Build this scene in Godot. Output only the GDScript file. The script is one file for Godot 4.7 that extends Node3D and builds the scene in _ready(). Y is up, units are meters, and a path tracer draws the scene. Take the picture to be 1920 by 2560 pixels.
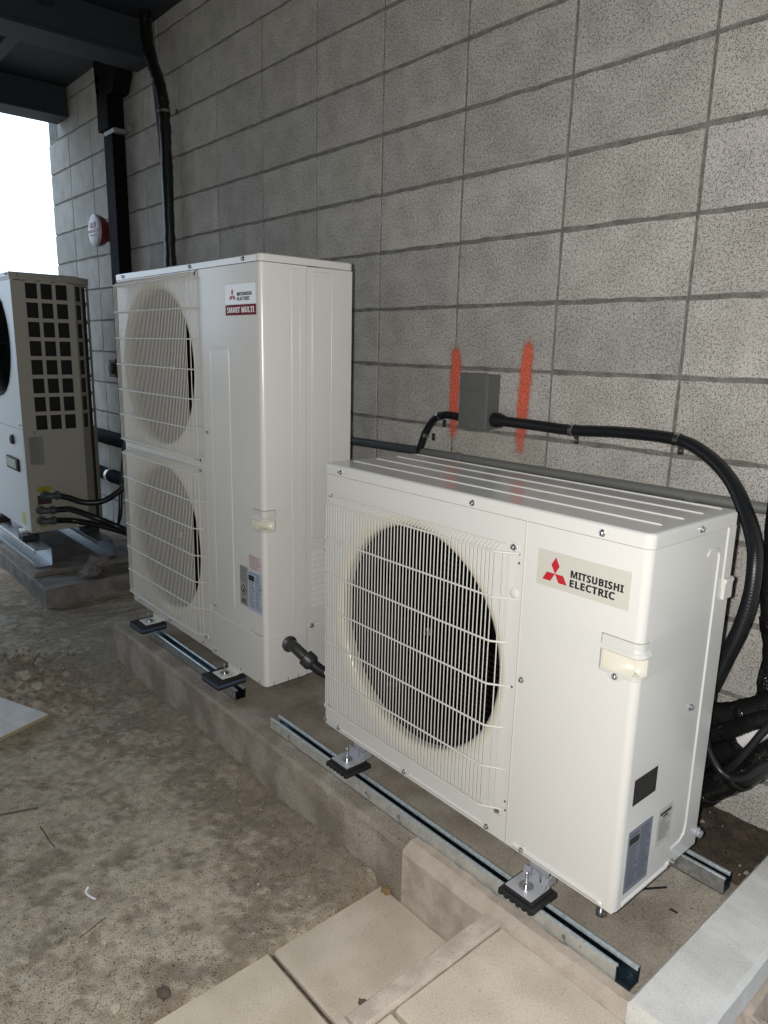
extends Node3D

# ------------------------------------------------------------------ mesh building
class MB:
	var v := PackedVector3Array()
	var n := PackedVector3Array()
	var uv := PackedVector2Array()
	var col := PackedColorArray()
	var use_uv := false
	var use_col := false
	func tri(a: Vector3, b: Vector3, c: Vector3, na: Vector3, nb: Vector3, nc: Vector3, ua := Vector2.ZERO, ub := Vector2.ZERO, uc := Vector2.ZERO) -> void:
		var g := (b - a).cross(c - a)
		if g.length_squared() < 1e-18: return
		if g.dot(na + nb + nc) > 0.0:
			v.append(a); v.append(c); v.append(b)
			n.append(na); n.append(nc); n.append(nb)
			uv.append(ua); uv.append(uc); uv.append(ub)
		else:
			v.append(a); v.append(b); v.append(c)
			n.append(na); n.append(nb); n.append(nc)
			uv.append(ua); uv.append(ub); uv.append(uc)
	func flat(a: Vector3, b: Vector3, c: Vector3, out: Vector3) -> void:
		var g := (b - a).cross(c - a).normalized()
		if g.dot(out) < 0: g = -g
		tri(a, b, c, g, g, g)
	func quad(a: Vector3, b: Vector3, c: Vector3, d: Vector3, nn: Vector3) -> void:
		tri(a, b, c, nn, nn, nn, Vector2(0, 0), Vector2(1, 0), Vector2(1, 1))
		tri(a, c, d, nn, nn, nn, Vector2(0, 0), Vector2(1, 1), Vector2(0, 1))
	func quad4(a: Vector3, b: Vector3, c: Vector3, d: Vector3, na: Vector3, nb: Vector3, nc: Vector3, nd: Vector3) -> void:
		tri(a, b, c, na, nb, nc)
		tri(a, c, d, na, nc, nd)
	# box with chamfered edges whose normals run round the edge
	func box(c: Vector3, s: Vector3, r := 0.002) -> void:
		var h := s * 0.5
		r = min(r, min(h.x, min(h.y, h.z)) * 0.95)
		var P := {}
		for sx in [-1, 1]:
			for sy in [-1, 1]:
				for sz in [-1, 1]:
					var k := Vector3(sx, sy, sz)
					P[[sx, sy, sz, 0]] = c + Vector3(h.x * sx, (h.y - r) * sy, (h.z - r) * sz)
					P[[sx, sy, sz, 1]] = c + Vector3((h.x - r) * sx, h.y * sy, (h.z - r) * sz)
					P[[sx, sy, sz, 2]] = c + Vector3((h.x - r) * sx, (h.y - r) * sy, h.z * sz)
					tri(P[[sx, sy, sz, 0]], P[[sx, sy, sz, 1]], P[[sx, sy, sz, 2]], Vector3(sx, 0, 0), Vector3(0, sy, 0), Vector3(0, 0, sz))
		for s1 in [-1, 1]:
			var N := Vector3(s1, 0, 0)
			quad(P[[s1, -1, -1, 0]], P[[s1, 1, -1, 0]], P[[s1, 1, 1, 0]], P[[s1, -1, 1, 0]], N)
			N = Vector3(0, s1, 0)
			quad(P[[-1, s1, -1, 1]], P[[1, s1, -1, 1]], P[[1, s1, 1, 1]], P[[-1, s1, 1, 1]], N)
			N = Vector3(0, 0, s1)
			quad(P[[-1, -1, s1, 2]], P[[1, -1, s1, 2]], P[[1, 1, s1, 2]], P[[-1, 1, s1, 2]], N)
			for s2 in [-1, 1]:
				var nx := Vector3(s1, 0, 0)
				var ny := Vector3(0, s2, 0)
				var nz := Vector3(0, 0, s2)
				quad4(P[[s1, s2, -1, 0]], P[[s1, s2, 1, 0]], P[[s1, s2, 1, 1]], P[[s1, s2, -1, 1]], nx, nx, ny, ny)
				quad4(P[[s1, -1, s2, 0]], P[[s1, 1, s2, 0]], P[[s1, 1, s2, 2]], P[[s1, -1, s2, 2]], nx, nx, nz, nz)
				var ny1 := Vector3(0, s1, 0)
				quad4(P[[-1, s1, s2, 1]], P[[1, s1, s2, 1]], P[[1, s1, s2, 2]], P[[-1, s1, s2, 2]], ny1, ny1, nz, nz)
	func tube(p: PackedVector3Array, r: float, sides := 10, radii := PackedFloat32Array()) -> void:
		var m := p.size()
		var rings := []
		var up := Vector3.UP
		var t0 := (p[1] - p[0]).normalized()
		if abs(t0.dot(up)) > 0.9: up = Vector3.RIGHT
		var side := t0.cross(up).normalized()
		for i in m:
			var t := (p[min(i + 1, m - 1)] - p[max(i - 1, 0)]).normalized()
			side = (side - t * side.dot(t)).normalized()
			var b := t.cross(side)
			var rr: float = radii[i] if radii.size() == m else r
			var ring := []
			for k in sides:
				var a := TAU * k / sides
				var d := side * cos(a) + b * sin(a)
				ring.append([p[i] + d * rr, d])
			rings.append(ring)
		for i in m - 1:
			for k in sides:
				var q := (k + 1) % sides
				var A = rings[i][k]; var B = rings[i][q]; var C = rings[i + 1][q]; var D = rings[i + 1][k]
				quad4(A[0], B[0], C[0], D[0], A[1], B[1], C[1], D[1])
		for e in [0, m - 1]:
			var nn: Vector3 = (p[0] - p[1]).normalized() if e == 0 else (p[m - 1] - p[m - 2]).normalized()
			for k in sides:
				tri(p[e], rings[e][k][0], rings[e][(k + 1) % sides][0], nn, nn, nn)
	# profile of (radius, height) turned round an axis through o
	func lathe(o: Vector3, axis: Vector3, prof: Array, segs := 24, smooth := true) -> void:
		axis = axis.normalized()
		var u := axis.cross(Vector3.UP if abs(axis.y) < 0.9 else Vector3.RIGHT).normalized()
		var w := axis.cross(u)
		for i in prof.size() - 1:
			var a: Vector2 = prof[i]
			var b: Vector2 = prof[i + 1]
			var d := b - a
			var pn := Vector2(d.y, -d.x).normalized()
			var na := pn
			var nb := pn
			if smooth:
				if i > 0:
					var e: Vector2 = a - prof[i - 1]
					var q := Vector2(e.y, -e.x).normalized()
					if q.dot(pn) > 0.6: na = (q + pn).normalized()
				if i < prof.size() - 2:
					var e2: Vector2 = prof[i + 2] - b
					var q2 := Vector2(e2.y, -e2.x).normalized()
					if q2.dot(pn) > 0.6: nb = (q2 + pn).normalized()
			for k in segs:
				var a0 := TAU * k / segs
				var a1 := TAU * (k + 1) / segs
				var d0 := u * cos(a0) + w * sin(a0)
				var d1 := u * cos(a1) + w * sin(a1)
				quad4(o + d0 * a.x + axis * a.y, o + d1 * a.x + axis * a.y, o + d1 * b.x + axis * b.y, o + d0 * b.x + axis * b.y,
					d0 * na.x + axis * na.y, d1 * na.x + axis * na.y, d1 * nb.x + axis * nb.y, d0 * nb.x + axis * nb.y)
	# closed polygon in a plane (basis u, w) swept from h0 to h1 along axis
	func prism(o: Vector3, u: Vector3, w: Vector3, axis: Vector3, poly: PackedVector2Array, h0: float, h1: float, smooth_cos := 0.7) -> void:
		var m := poly.size()
		var ccw := not Geometry2D.is_polygon_clockwise(poly)
		var en := []
		for i in m:
			var d := (poly[(i + 1) % m] - poly[i]).normalized()
			var q := Vector2(d.y, -d.x) if ccw else Vector2(-d.y, d.x)
			en.append(q)
		for i in m:
			var j := (i + 1) % m
			var na: Vector2 = en[i]
			var nb: Vector2 = en[i]
			var pv: Vector2 = en[(i + m - 1) % m]
			var nx: Vector2 = en[j]
			if pv.dot(na) > smooth_cos: na = (pv + na).normalized()
			if nx.dot(nb) > smooth_cos: nb = (nx + nb).normalized()
			var A := o + u * poly[i].x + w * poly[i].y
			var B := o + u * poly[j].x + w * poly[j].y
			var NA := u * na.x + w * na.y
			var NB := u * nb.x + w * nb.y
			quad4(A + axis * h0, B + axis * h0, B + axis * h1, A + axis * h1, NA, NB, NB, NA)
		var t := Geometry2D.triangulate_polygon(poly)
		for i in range(0, t.size(), 3):
			var a := o + u * poly[t[i]].x + w * poly[t[i]].y
			var b := o + u * poly[t[i + 1]].x + w * poly[t[i + 1]].y
			var c := o + u * poly[t[i + 2]].x + w * poly[t[i + 2]].y
			tri(a + axis * h1, b + axis * h1, c + axis * h1, axis, axis, axis)
			tri(a + axis * h0, b + axis * h0, c + axis * h0, -axis, -axis, -axis)
	func mesh() -> ArrayMesh:
		var arr := []
		arr.resize(Mesh.ARRAY_MAX)
		arr[Mesh.ARRAY_VERTEX] = v
		arr[Mesh.ARRAY_NORMAL] = n
		if use_uv: arr[Mesh.ARRAY_TEX_UV] = uv
		if use_col: arr[Mesh.ARRAY_COLOR] = col
		var m := ArrayMesh.new()
		m.add_surface_from_arrays(Mesh.PRIMITIVE_TRIANGLES, arr)
		return m

# ------------------------------------------------------------------ object helpers
var used := {}
func numbered(called: String) -> String:
	if not used.has(called):
		used[called] = 0
		return called
	used[called] += 1
	return "%s_%03d" % [called, used[called]]

func thing(called: String, label: String, category: String, at := Vector3.ZERO, turn := 0.0, group := "") -> Node3D:
	var o := Node3D.new()
	o.name = numbered(called)
	add_child(o)
	o.position = at
	o.rotation.y = turn
	o.set_meta("label", label)
	o.set_meta("category", category)
	if group != "": o.set_meta("group", group)
	return o

func struct(called: String, at := Vector3.ZERO) -> Node3D:
	var o := Node3D.new()
	o.name = numbered(called)
	add_child(o)
	o.position = at
	o.set_meta("kind", "structure")
	return o

func part(called: String, m, mat: Material, parent: Node3D, at := Vector3.ZERO, rot := Vector3.ZERO) -> MeshInstance3D:
	var o := MeshInstance3D.new()
	o.name = called
	o.mesh = m.mesh() if m is MB else m
	o.material_override = mat
	parent.add_child(o, true)
	o.position = at
	o.rotation = rot
	return o

func solo(called: String, label: String, category: String, m, mat: Material, group := "") -> MeshInstance3D:
	var o := part(numbered(called), m, mat, self)
	o.set_meta("label", label)
	o.set_meta("category", category)
	if group != "": o.set_meta("group", group)
	return o

func node(called: String, parent: Node3D, at := Vector3.ZERO, rot := Vector3.ZERO) -> Node3D:
	var o := Node3D.new()
	o.name = called
	parent.add_child(o, true)
	o.position = at
	o.rotation = rot
	return o

func curve(pts: Array, sub := 8) -> PackedVector3Array:
	var out := PackedVector3Array()
	var m := pts.size()
	for i in m - 1:
		var p0: Vector3 = pts[max(i - 1, 0)]
		var p1: Vector3 = pts[i]
		var p2: Vector3 = pts[i + 1]
		var p3: Vector3 = pts[min(i + 2, m - 1)]
		for k in sub:
			out.append(p1.cubic_interpolate(p2, p0, p3, float(k) / sub))
	out.append(pts[m - 1])
	return out

func line(a: Vector3, b: Vector3) -> PackedVector3Array:
	return PackedVector3Array([a, b])

# ------------------------------------------------------------------ materials
func lin(r: float, g: float, b: float) -> Color:
	return Color(r, g, b).linear_to_srgb()

func mat(c: Color, rough := 0.6, metal := 0.0) -> StandardMaterial3D:
	var m := StandardMaterial3D.new()
	m.albedo_color = c
	m.roughness = rough
	m.metallic = metal
	return m

func noise_img(size: int, sd: int, freq: float, octaves := 3, kind := FastNoiseLite.TYPE_SIMPLEX_SMOOTH, fractal := FastNoiseLite.FRACTAL_FBM) -> PackedByteArray:
	var f := FastNoiseLite.new()
	f.seed = sd
	f.noise_type = kind
	f.frequency = freq
	f.fractal_type = fractal
	f.fractal_octaves = octaves
	var im := f.get_seamless_image(size, size, false, false, 0.15)
	im.convert(Image.FORMAT_L8)
	return im.get_data()

# colour image: coarse mottling between two colours, fine grain, dark pits; returns [colour texture, height texture]
func stone_tex(size: int, sd: int, ca: Color, cb: Color, coarse: float, fine: float, pit_freq: float, pit_at: int, pit_dark: float, grain := 0.12, pale_at := 256, pale := Color.WHITE) -> Array:
	var A := noise_img(size, sd, coarse, 4)
	var B := noise_img(size, sd + 7, fine, 2)
	var P := noise_img(size, sd + 13, pit_freq, 2)
	var Q := noise_img(size, sd + 19, pit_freq * 0.35, 2)
	var out := PackedByteArray()
	out.resize(size * size * 3)
	var hgt := PackedByteArray()
	hgt.resize(size * size)
	var ra := ca.r * 255.0; var ga := ca.g * 255.0; var ba := ca.b * 255.0
	var rb := cb.r * 255.0; var gb := cb.g * 255.0; var bb := cb.b * 255.0
	for i in size * size:
		var t: float = clamp((A[i] / 255.0 - 0.5) * 1.8 + 0.5, 0.0, 1.0)
		var g: float = 1.0 + (B[i] / 255.0 - 0.5) * 2.0 * grain
		var r := lerpf(ra, rb, t) * g
		var gg := lerpf(ga, gb, t) * g
		var b := lerpf(ba, bb, t) * g
		if A[i] * 0.4 + Q[i] * 0.6 > pale_at:
			r = lerpf(r, pale.r * 255.0, 0.6); gg = lerpf(gg, pale.g * 255.0, 0.6); b = lerpf(b, pale.b * 255.0, 0.6)
		var pv: float = P[i] * 0.7 + Q[i] * 0.3
		var k: float = clamp((pit_at - pv) / 26.0, 0.0, 1.0)
		var dk: float = 1.0 - k * pit_dark
		out[i * 3] = int(clamp(r * dk, 0, 255)); out[i * 3 + 1] = int(clamp(gg * dk, 0, 255)); out[i * 3 + 2] = int(clamp(b * dk, 0, 255))
		hgt[i] = int(clamp(150.0 + (B[i] - 128) * 0.5 + (A[i] - 128) * 0.25 - k * 110.0, 0, 255))
	var ci := Image.create_from_data(size, size, false, Image.FORMAT_RGB8, out)
	var hi := Image.create_from_data(size, size, false, Image.FORMAT_L8, hgt)
	return [ImageTexture.create_from_image(ci), ImageTexture.create_from_image(hi)]

func tri_mat(tex: Array, metres: float, rough: float, relief := 0.1, tint := Color.WHITE, offset := Vector3.ZERO, metal := 0.0) -> StandardMaterial3D:
	var m := StandardMaterial3D.new()
	m.albedo_color = tint
	m.albedo_texture = tex[0]
	m.uv1_triplanar = true
	m.uv1_world_triplanar = true
	m.uv1_scale = Vector3.ONE / metres
	m.uv1_offset = offset
	m.roughness = rough
	m.metallic = metal
	if relief > 0.0:
		m.heightmap_enabled = true
		m.heightmap_texture = tex[1]
		m.heightmap_scale = relief
	return m

var M := {}
func make_materials() -> void:
	M.white = mat(lin(0.63, 0.625, 0.605), 0.25)
	M.white_lid = mat(lin(0.63, 0.625, 0.605), 0.2)
	M.cream = mat(lin(0.61, 0.585, 0.50), 0.3)
	M.handle = mat(lin(0.57, 0.565, 0.54), 0.34)
	M.wire = mat(lin(0.60, 0.59, 0.56), 0.35)
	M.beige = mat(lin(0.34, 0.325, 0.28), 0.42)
	M.black = mat(lin(0.004, 0.004, 0.004), 0.8)
	M.fan = mat(lin(0.003, 0.003, 0.0035), 0.6)
	M.fan.metallic_specular = 0.12
	M.coil = mat(lin(0.02, 0.02, 0.022), 0.25, 0.8)
	M.seam = mat(lin(0.05, 0.05, 0.05), 0.7)
	M.steel = mat(lin(0.55, 0.56, 0.58), 0.28, 1.0)
	M.zinc = mat(lin(0.50, 0.52, 0.56), 0.42, 0.55)
	M.rubber = mat(lin(0.012, 0.012, 0.013), 0.62)
	M.pad_blue = mat(lin(0.05, 0.075, 0.13), 0.7)
	M.conduit = mat(lin(0.012, 0.013, 0.016), 0.36)
	M.wrap = mat(lin(0.008, 0.008, 0.008), 0.42)
	M.tape = mat(lin(0.007, 0.007, 0.007), 0.12)
	M.fitting = mat(lin(0.03, 0.032, 0.034), 0.4)
	M.jbox = mat(lin(0.125, 0.132, 0.128), 0.42)
	M.emt = mat(lin(0.26, 0.27, 0.26), 0.5, 0.45)
	M.emt_dark = mat(lin(0.06, 0.07, 0.075), 0.5)
	M.roof = mat(lin(0.016, 0.020, 0.027), 0.7)
	M.post = mat(lin(0.004, 0.004, 0.005), 0.75)
	M.post.metallic_specular = 0.2
	M.sticker = mat(lin(0.54, 0.52, 0.475), 0.25)
	M.ink = mat(lin(0.01, 0.01, 0.012), 0.5)
	M.red = mat(lin(0.42, 0.018, 0.03), 0.4)
	M.maroon = mat(lin(0.17, 0.012, 0.035), 0.6)
	M.maroon.metallic_specular = 0.25
	M.print_white = mat(lin(0.8, 0.78, 0.78), 0.4)
	M.bell_red = mat(lin(0.14, 0.008, 0.012), 0.45)
	M.bell_face = mat(lin(0.45, 0.42, 0.44), 0.4)
	M.foot_white = mat(lin(0.66, 0.66, 0.62), 0.45)
	M.hose_white = mat(lin(0.62, 0.62, 0.62), 0.5)
	M.twig = mat(lin(0.10, 0.08, 0.06), 0.9)
	M.leaf = mat(lin(0.22, 0.14, 0.06), 0.8)
	M.scrap = mat(lin(0.75, 0.78, 0.82), 0.4)
	M.glass_dark = mat(lin(0.03, 0.045, 0.03), 0.12)
	M.yellow = mat(lin(0.55, 0.50, 0.12), 0.5)

	# powder coat and plastic film
	for q in [[M.white, 0.5, 0.2], [M.white_lid, 0.5, 0.12], [M.sticker, 0.9, 0.05]]:
		q[0].clearcoat_enabled = true
		q[0].clearcoat = q[1]
		q[0].clearcoat_roughness = q[2]
	var blk := stone_tex(1024, 11, lin(0.475, 0.464, 0.446), lin(0.57, 0.56, 0.543), 0.004, 0.18, 0.17, 112, 0.46, 0.14)
	M.block = []
	for k in 5:
		var t := 0.955 + 0.016 * k
		M.block.append(tri_mat(blk, 0.66, 0.9, 0.12, Color(t, t * (0.995 - 0.004 * (k % 2)), t * (0.985 - 0.008 * (k % 3))), Vector3(0.37 * k, 0.21 * k, 0)))
	var mort := stone_tex(512, 23, lin(0.16, 0.155, 0.142), lin(0.235, 0.228, 0.212), 0.01, 0.15, 0.09, 84, 0.4, 0.2)
	M.mortar = tri_mat(mort, 0.3, 0.95, 0.2)
	var slab := stone_tex(1024, 31, lin(0.225, 0.192, 0.152), lin(0.37, 0.328, 0.275), 0.006, 0.14, 0.09, 80, 0.25, 0.16)
	M.slab = tri_mat(slab, 1.1, 0.85, 0.07)
	M.slab_far = tri_mat(slab, 0.9, 0.9, 0.08, Color(0.80, 0.82, 0.86), Vector3(0.3, 0.1, 0.6))
	var pav := stone_tex(1024, 41, lin(0.49, 0.437, 0.358), lin(0.575, 0.52, 0.44), 0.005, 0.15, 0.09, 70, 0.15, 0.08)
	M.paver = []
	for k in 3:
		M.paver.append(tri_mat(pav, 0.8, 0.8, 0.03, Color(0.97 + 0.01 * k, 0.96 + 0.012 * k, 0.95), Vector3(0.31 * k, 0, 0.17 * k)))
	var ris := stone_tex(1024, 47, lin(0.36, 0.305, 0.255), lin(0.48, 0.41, 0.345), 0.007, 0.14, 0.08, 74, 0.25, 0.1)
	M.riser = tri_mat(ris, 0.5, 0.85, 0.05)
	var kerb := stone_tex(1024, 53, lin(0.54, 0.54, 0.52), lin(0.66, 0.66, 0.635), 0.004, 0.14, 0.09, 66, 0.15, 0.06)
	M.kerb = tri_mat(kerb, 0.7, 0.8, 0.05)
	var dirt := stone_tex(1024, 61, lin(0.70, 0.67, 0.62), lin(1.0, 0.985, 0.95), 0.02, 0.15, 0.10, 94, 0.35, 0.24)
	M.ground = tri_mat(dirt, 0.75, 0.95, 0.25)
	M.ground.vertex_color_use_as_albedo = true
	var soil := stone_tex(512, 67, lin(0.055, 0.04, 0.028), lin(0.10, 0.075, 0.055), 0.012, 0.15, 0.06, 92, 0.4, 0.3)
	M.soil = tri_mat(soil, 0.35, 0.95, 0.4)
	var crk := stone_tex(512, 91, lin(0.006, 0.006, 0.006), lin(0.01, 0.01, 0.01), 0.02, 0.05, 0.05, 100, 0.2, 0.2)
	M.tape = tri_mat(crk, 0.16, 0.16, 0.18)
	M.wrap = tri_mat(crk, 0.25, 0.55, 0.14)
	M.wrap.metallic_specular = 0.3
	M.pipe_dull = mat(lin(0.006, 0.008, 0.012), 0.8)
	M.pipe_dull.metallic_specular = 0.15
	M.chip = mat(lin(0.30, 0.27, 0.23), 0.85)
	M.pebble = mat(lin(0.42, 0.38, 0.30), 0.9)
	M.clod = tri_mat(soil, 0.2, 0.95, 0.3, Color(1.7, 1.75, 1.8))
	var galv := stone_tex(512, 71, lin(0.40, 0.43, 0.45), lin(0.60, 0.63, 0.66), 0.02, 0.1, 0.05, 60, 0.2, 0.08)
	M.galv = tri_mat(galv, 0.22, 0.32, 0.0, Color.WHITE, Vector3.ZERO, 0.9)
	var dust := stone_tex(1024, 73, lin(0.42, 0.425, 0.405), lin(0.56, 0.555, 0.51), 0.010, 0.14, 0.012, 84, 0.35, 0.1)
	M.galv_dusty = tri_mat(dust, 0.5, 0.5, 0.0, Color.WHITE, Vector3.ZERO, 0.35)
	M.channel_shade_steel = tri_mat(galv, 0.22, 0.3, 0.0, Color(0.62, 0.68, 0.72), Vector3(0.3, 0, 0), 1.0)  # galvanised steel tinted darker, shade inside the channel put into the colour
	M.lip_highlight_steel = tri_mat(galv, 0.16, 0.33, 0.0, Color(0.97, 1.0, 1.0), Vector3(0.1, 0, 0), 0.45)  # same steel made paler, the bluish edge highlight painted into the lips
	var board := stone_tex(512, 79, lin(0.52, 0.52, 0.49), lin(0.62, 0.62, 0.60), 0.01, 0.1, 0.03, 50, 0.2, 0.05)
	M.board = tri_mat(board, 0.5, 0.7, 0.0)
	M.board_edge = mat(lin(0.30, 0.25, 0.16), 0.9)

func label_mat(w: int, h: int, bg: Color, fg: Color, sd: int, rows: int, cols := 1, dark_box := Rect2(), margin := 0.06) -> StandardMaterial3D:
	var rng := RandomNumberGenerator.new()
	rng.seed = sd
	var im := Image.create(w, h, false, Image.FORMAT_RGB8)
	im.fill(bg)
	var rh := float(h) * (1.0 - 2 * margin) / rows
	for r in rows:
		var y := int(h * margin + rh * r)
		for c in cols:
			var x0 := w * margin + c * w * (1.0 - margin) / cols
			var x1 := x0 + w * (1.0 - margin) / cols * rng.randf_range(0.55, 0.95)
			var x := x0
			while x < x1:
				var ww := rng.randf_range(0.012, 0.05) * w
				var inkc := fg.lerp(bg, rng.randf_range(0.0, 0.35))
				im.fill_rect(Rect2i(int(x), y, int(max(1.0, ww)), int(max(1.0, rh * 0.5))), inkc)
				x += ww + w * 0.012
	if dark_box.size.x > 0:
		im.fill_rect(Rect2i(int(dark_box.position.x * w), int(dark_box.position.y * h), int(dark_box.size.x * w), int(dark_box.size.y * h)), Color(0.03, 0.03, 0.04))
	var m := mat(Color.WHITE, 0.4)
	m.albedo_texture = ImageTexture.create_from_image(im)
	return m

# a thin plate with its print upright; origin at its lower left, facing +z
func plate(w: float, h: float, t := 0.0008) -> ArrayMesh:
	var b := MB.new()
	b.use_uv = true
	var N := Vector3(0, 0, 1)
	b.tri(Vector3(0, 0, t), Vector3(w, 0, t), Vector3(w, h, t), N, N, N, Vector2(0, 1), Vector2(1, 1), Vector2(1, 0))
	b.tri(Vector3(0, 0, t), Vector3(w, h, t), Vector3(0, h, t), N, N, N, Vector2(0, 1), Vector2(1, 0), Vector2(0, 0))
	var c := [Vector3(0, 0, 0), Vector3(w, 0, 0), Vector3(w, h, 0), Vector3(0, h, 0)]
	var o := [Vector3(0, -1, 0), Vector3(1, 0, 0), Vector3(0, 1, 0), Vector3(-1, 0, 0)]
	for i in 4:
		var j := (i + 1) % 4
		var a: Vector3 = c[i]
		var d: Vector3 = c[j]
		b.quad(a, d, d + N * t, a + N * t, o[i])
	return b.mesh()

func lettering(text: String, w: float, h: float, m: Material, parent: Node3D, at: Vector3, rot := Vector3.ZERO, weight := 700, depth := 0.0006) -> MeshInstance3D:
	var t := TextMesh.new()
	var f := SystemFont.new()
	f.font_names = PackedStringArray(["Droid Sans"])
	f.font_weight = weight
	var fv := FontVariation.new()
	fv.base_font = f
	fv.variation_embolden = 0.45 if weight > 650 else (0.12 if weight > 500 else 0.0)
	t.font = fv
	t.text = text
	t.font_size = 64
	t.pixel_size = 0.01
	t.depth = 0.1
	t.curve_step = 2.0
	var bb := t.get_aabb()
	var o := MeshInstance3D.new()
	o.name = "lettering"
	o.mesh = t
	o.material_override = m
	parent.add_child(o, true)
	var s := Vector3(w / bb.size.x, h / bb.size.y, depth / 0.1)
	var b := Basis.from_euler(rot)
	o.transform = Transform3D(b * Basis.from_scale(s), at - b * (Vector3(bb.get_center().x, bb.get_center().y, 0) * s))
	return o

# ------------------------------------------------------------------ condenser parts
var hex_mesh: ArrayMesh
func screw(parent: Node3D, at: Vector3, rot := Vector3.ZERO, s := 1.0) -> void:
	if hex_mesh == null:
		var b := MB.new()
		b.lathe(Vector3.ZERO, Vector3(0, 0, 1), [Vector2(0.0066, 0), Vector2(0.0066, 0.0008), Vector2(0.0045, 0.0018)], 14)
		b.lathe(Vector3.ZERO, Vector3(0, 0, 1), [Vector2(0.0045, 0.001), Vector2(0.0045, 0.0048), Vector2(0.0036, 0.0055), Vector2(0.0022, 0.0048), Vector2(0.0, 0.0044)], 6, false)
		hex_mesh = b.mesh()
	var o := part("screw", hex_mesh, M.steel, parent, at, rot)
	o.scale = Vector3.ONE * s

# rounded-rectangle lid with a rolled upper edge
func lid_mesh(x0: float, x1: float, z0: float, z1: float, cr: float, y0: float, y1: float, er: float) -> MB:
	var b := MB.new()
	var base := []
	var cs := [[x1 - cr, z1 - cr, 0.0], [x0 + cr, z1 - cr, PI / 2], [x0 + cr, z0 + cr, PI], [x1 - cr, z0 + cr, 3 * PI / 2]]
	for c in cs:
		for k in 7:
			var a: float = c[2] + PI / 2 * k / 6.0
			base.append([Vector2(c[0], c[1]), Vector2(cos(a), sin(a))])
	var rows := [[0.0, y0, 0.0], [0.0, y1 - er, 0.0]]
	for k in range(1, 5):
		var a := PI / 2 * k / 4.0
		rows.append([er * (1 - cos(a)), y1 - er + er * sin(a), a])
	var m := base.size()
	for r in rows.size() - 1:
		for i in m:
			var j := (i + 1) % m
			var q := []
			for s in [[i, r], [j, r], [j, r + 1], [i, r + 1]]:
				var cc: Vector2 = base[s[0]][0]
				var d: Vector2 = base[s[0]][1]
				var row: Array = rows[s[1]]
				var p: Vector2 = cc + d * (cr - row[0])
				q.append(Vector3(p.x, row[1], p.y))
				q.append(Vector3(d.x * cos(row[2]), sin(row[2]), d.y * cos(row[2])))
			b.quad4(q[0], q[2], q[4], q[6], q[1], q[3], q[5], q[7])
	var ctr := Vector3((x0 + x1) / 2, y1, (z0 + z1) / 2)
	for i in m:
		var j := (i + 1) % m
		var pi: Vector2 = base[i][0] + base[i][1] * (cr - er)
		var pj: Vector2 = base[j][0] + base[j][1] * (cr - er)
		b.tri(ctr, Vector3(pi.x, y1, pi.y), Vector3(pj.x, y1, pj.y), Vector3.UP, Vector3.UP, Vector3.UP)
	return b

# flat sheet from (x0,y0) to (x1,y1) at z = 0 with a round hole, edges folded back
func holed_sheet(b: MB, x0: float, x1: float, y0: float, y1: float, c: Vector2, r: float, z := 0.0, fold := 0.014) -> void:
	var N := Vector3(0, 0, 1)
	var angs := []
	for k in 72: angs.append(TAU * k / 72.0)
	for q in [Vector2(x0, y0), Vector2(x1, y0), Vector2(x1, y1), Vector2(x0, y1)]:
		angs.append(fposmod((q - c).angle(), TAU))
	angs.sort()
	for i in angs.size():
		var pts := []
		for a in [angs[i], angs[(i + 1) % angs.size()]]:
			var d := Vector2(cos(a), sin(a))
			var tx: float = ((x1 if d.x > 0 else x0) - c.x) / d.x if abs(d.x) > 1e-6 else 1e9
			var ty: float = ((y1 if d.y > 0 else y0) - c.y) / d.y if abs(d.y) > 1e-6 else 1e9
			var t: float = min(tx, ty)
			pts.append(c + d * r)
			pts.append(c + d * t)
		b.quad(Vector3(pts[0].x, pts[0].y, z), Vector3(pts[1].x, pts[1].y, z), Vector3(pts[3].x, pts[3].y, z), Vector3(pts[2].x, pts[2].y, z), N)
	var cc := [Vector3(x0, y0, z), Vector3(x1, y0, z), Vector3(x1, y1, z), Vector3(x0, y1, z)]
	var o := [Vector3(0, -1, 0), Vector3(1, 0, 0), Vector3(0, 1, 0), Vector3(-1, 0, 0)]
	for i in 4:
		var p: Vector3 = cc[i]
		var q: Vector3 = cc[(i + 1) % 4]
		b.quad(p, q, q - N * fold, p - N * fold, o[i])

func bellmouth(c: Vector2, r0: float, r1: float, depth: float) -> MB:
	var b := MB.new()
	var prof := []
	for k in 9:
		var a := PI / 2 * k / 8.0
		prof.append(Vector2(r1 + (r0 - r1) * (1 - sin(a)), -depth * 0.55 * (1 - cos(a))))
	prof.append(Vector2(r1, -depth))
	prof.append(Vector2(r1 + 0.002, -depth - 0.006))
	prof.reverse()
	b.lathe(Vector3(c.x, c.y, 0), Vector3(0, 0, 1), prof, 72)
	for i in b.n.size(): b.n[i] = b.n[i]
	return b

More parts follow.
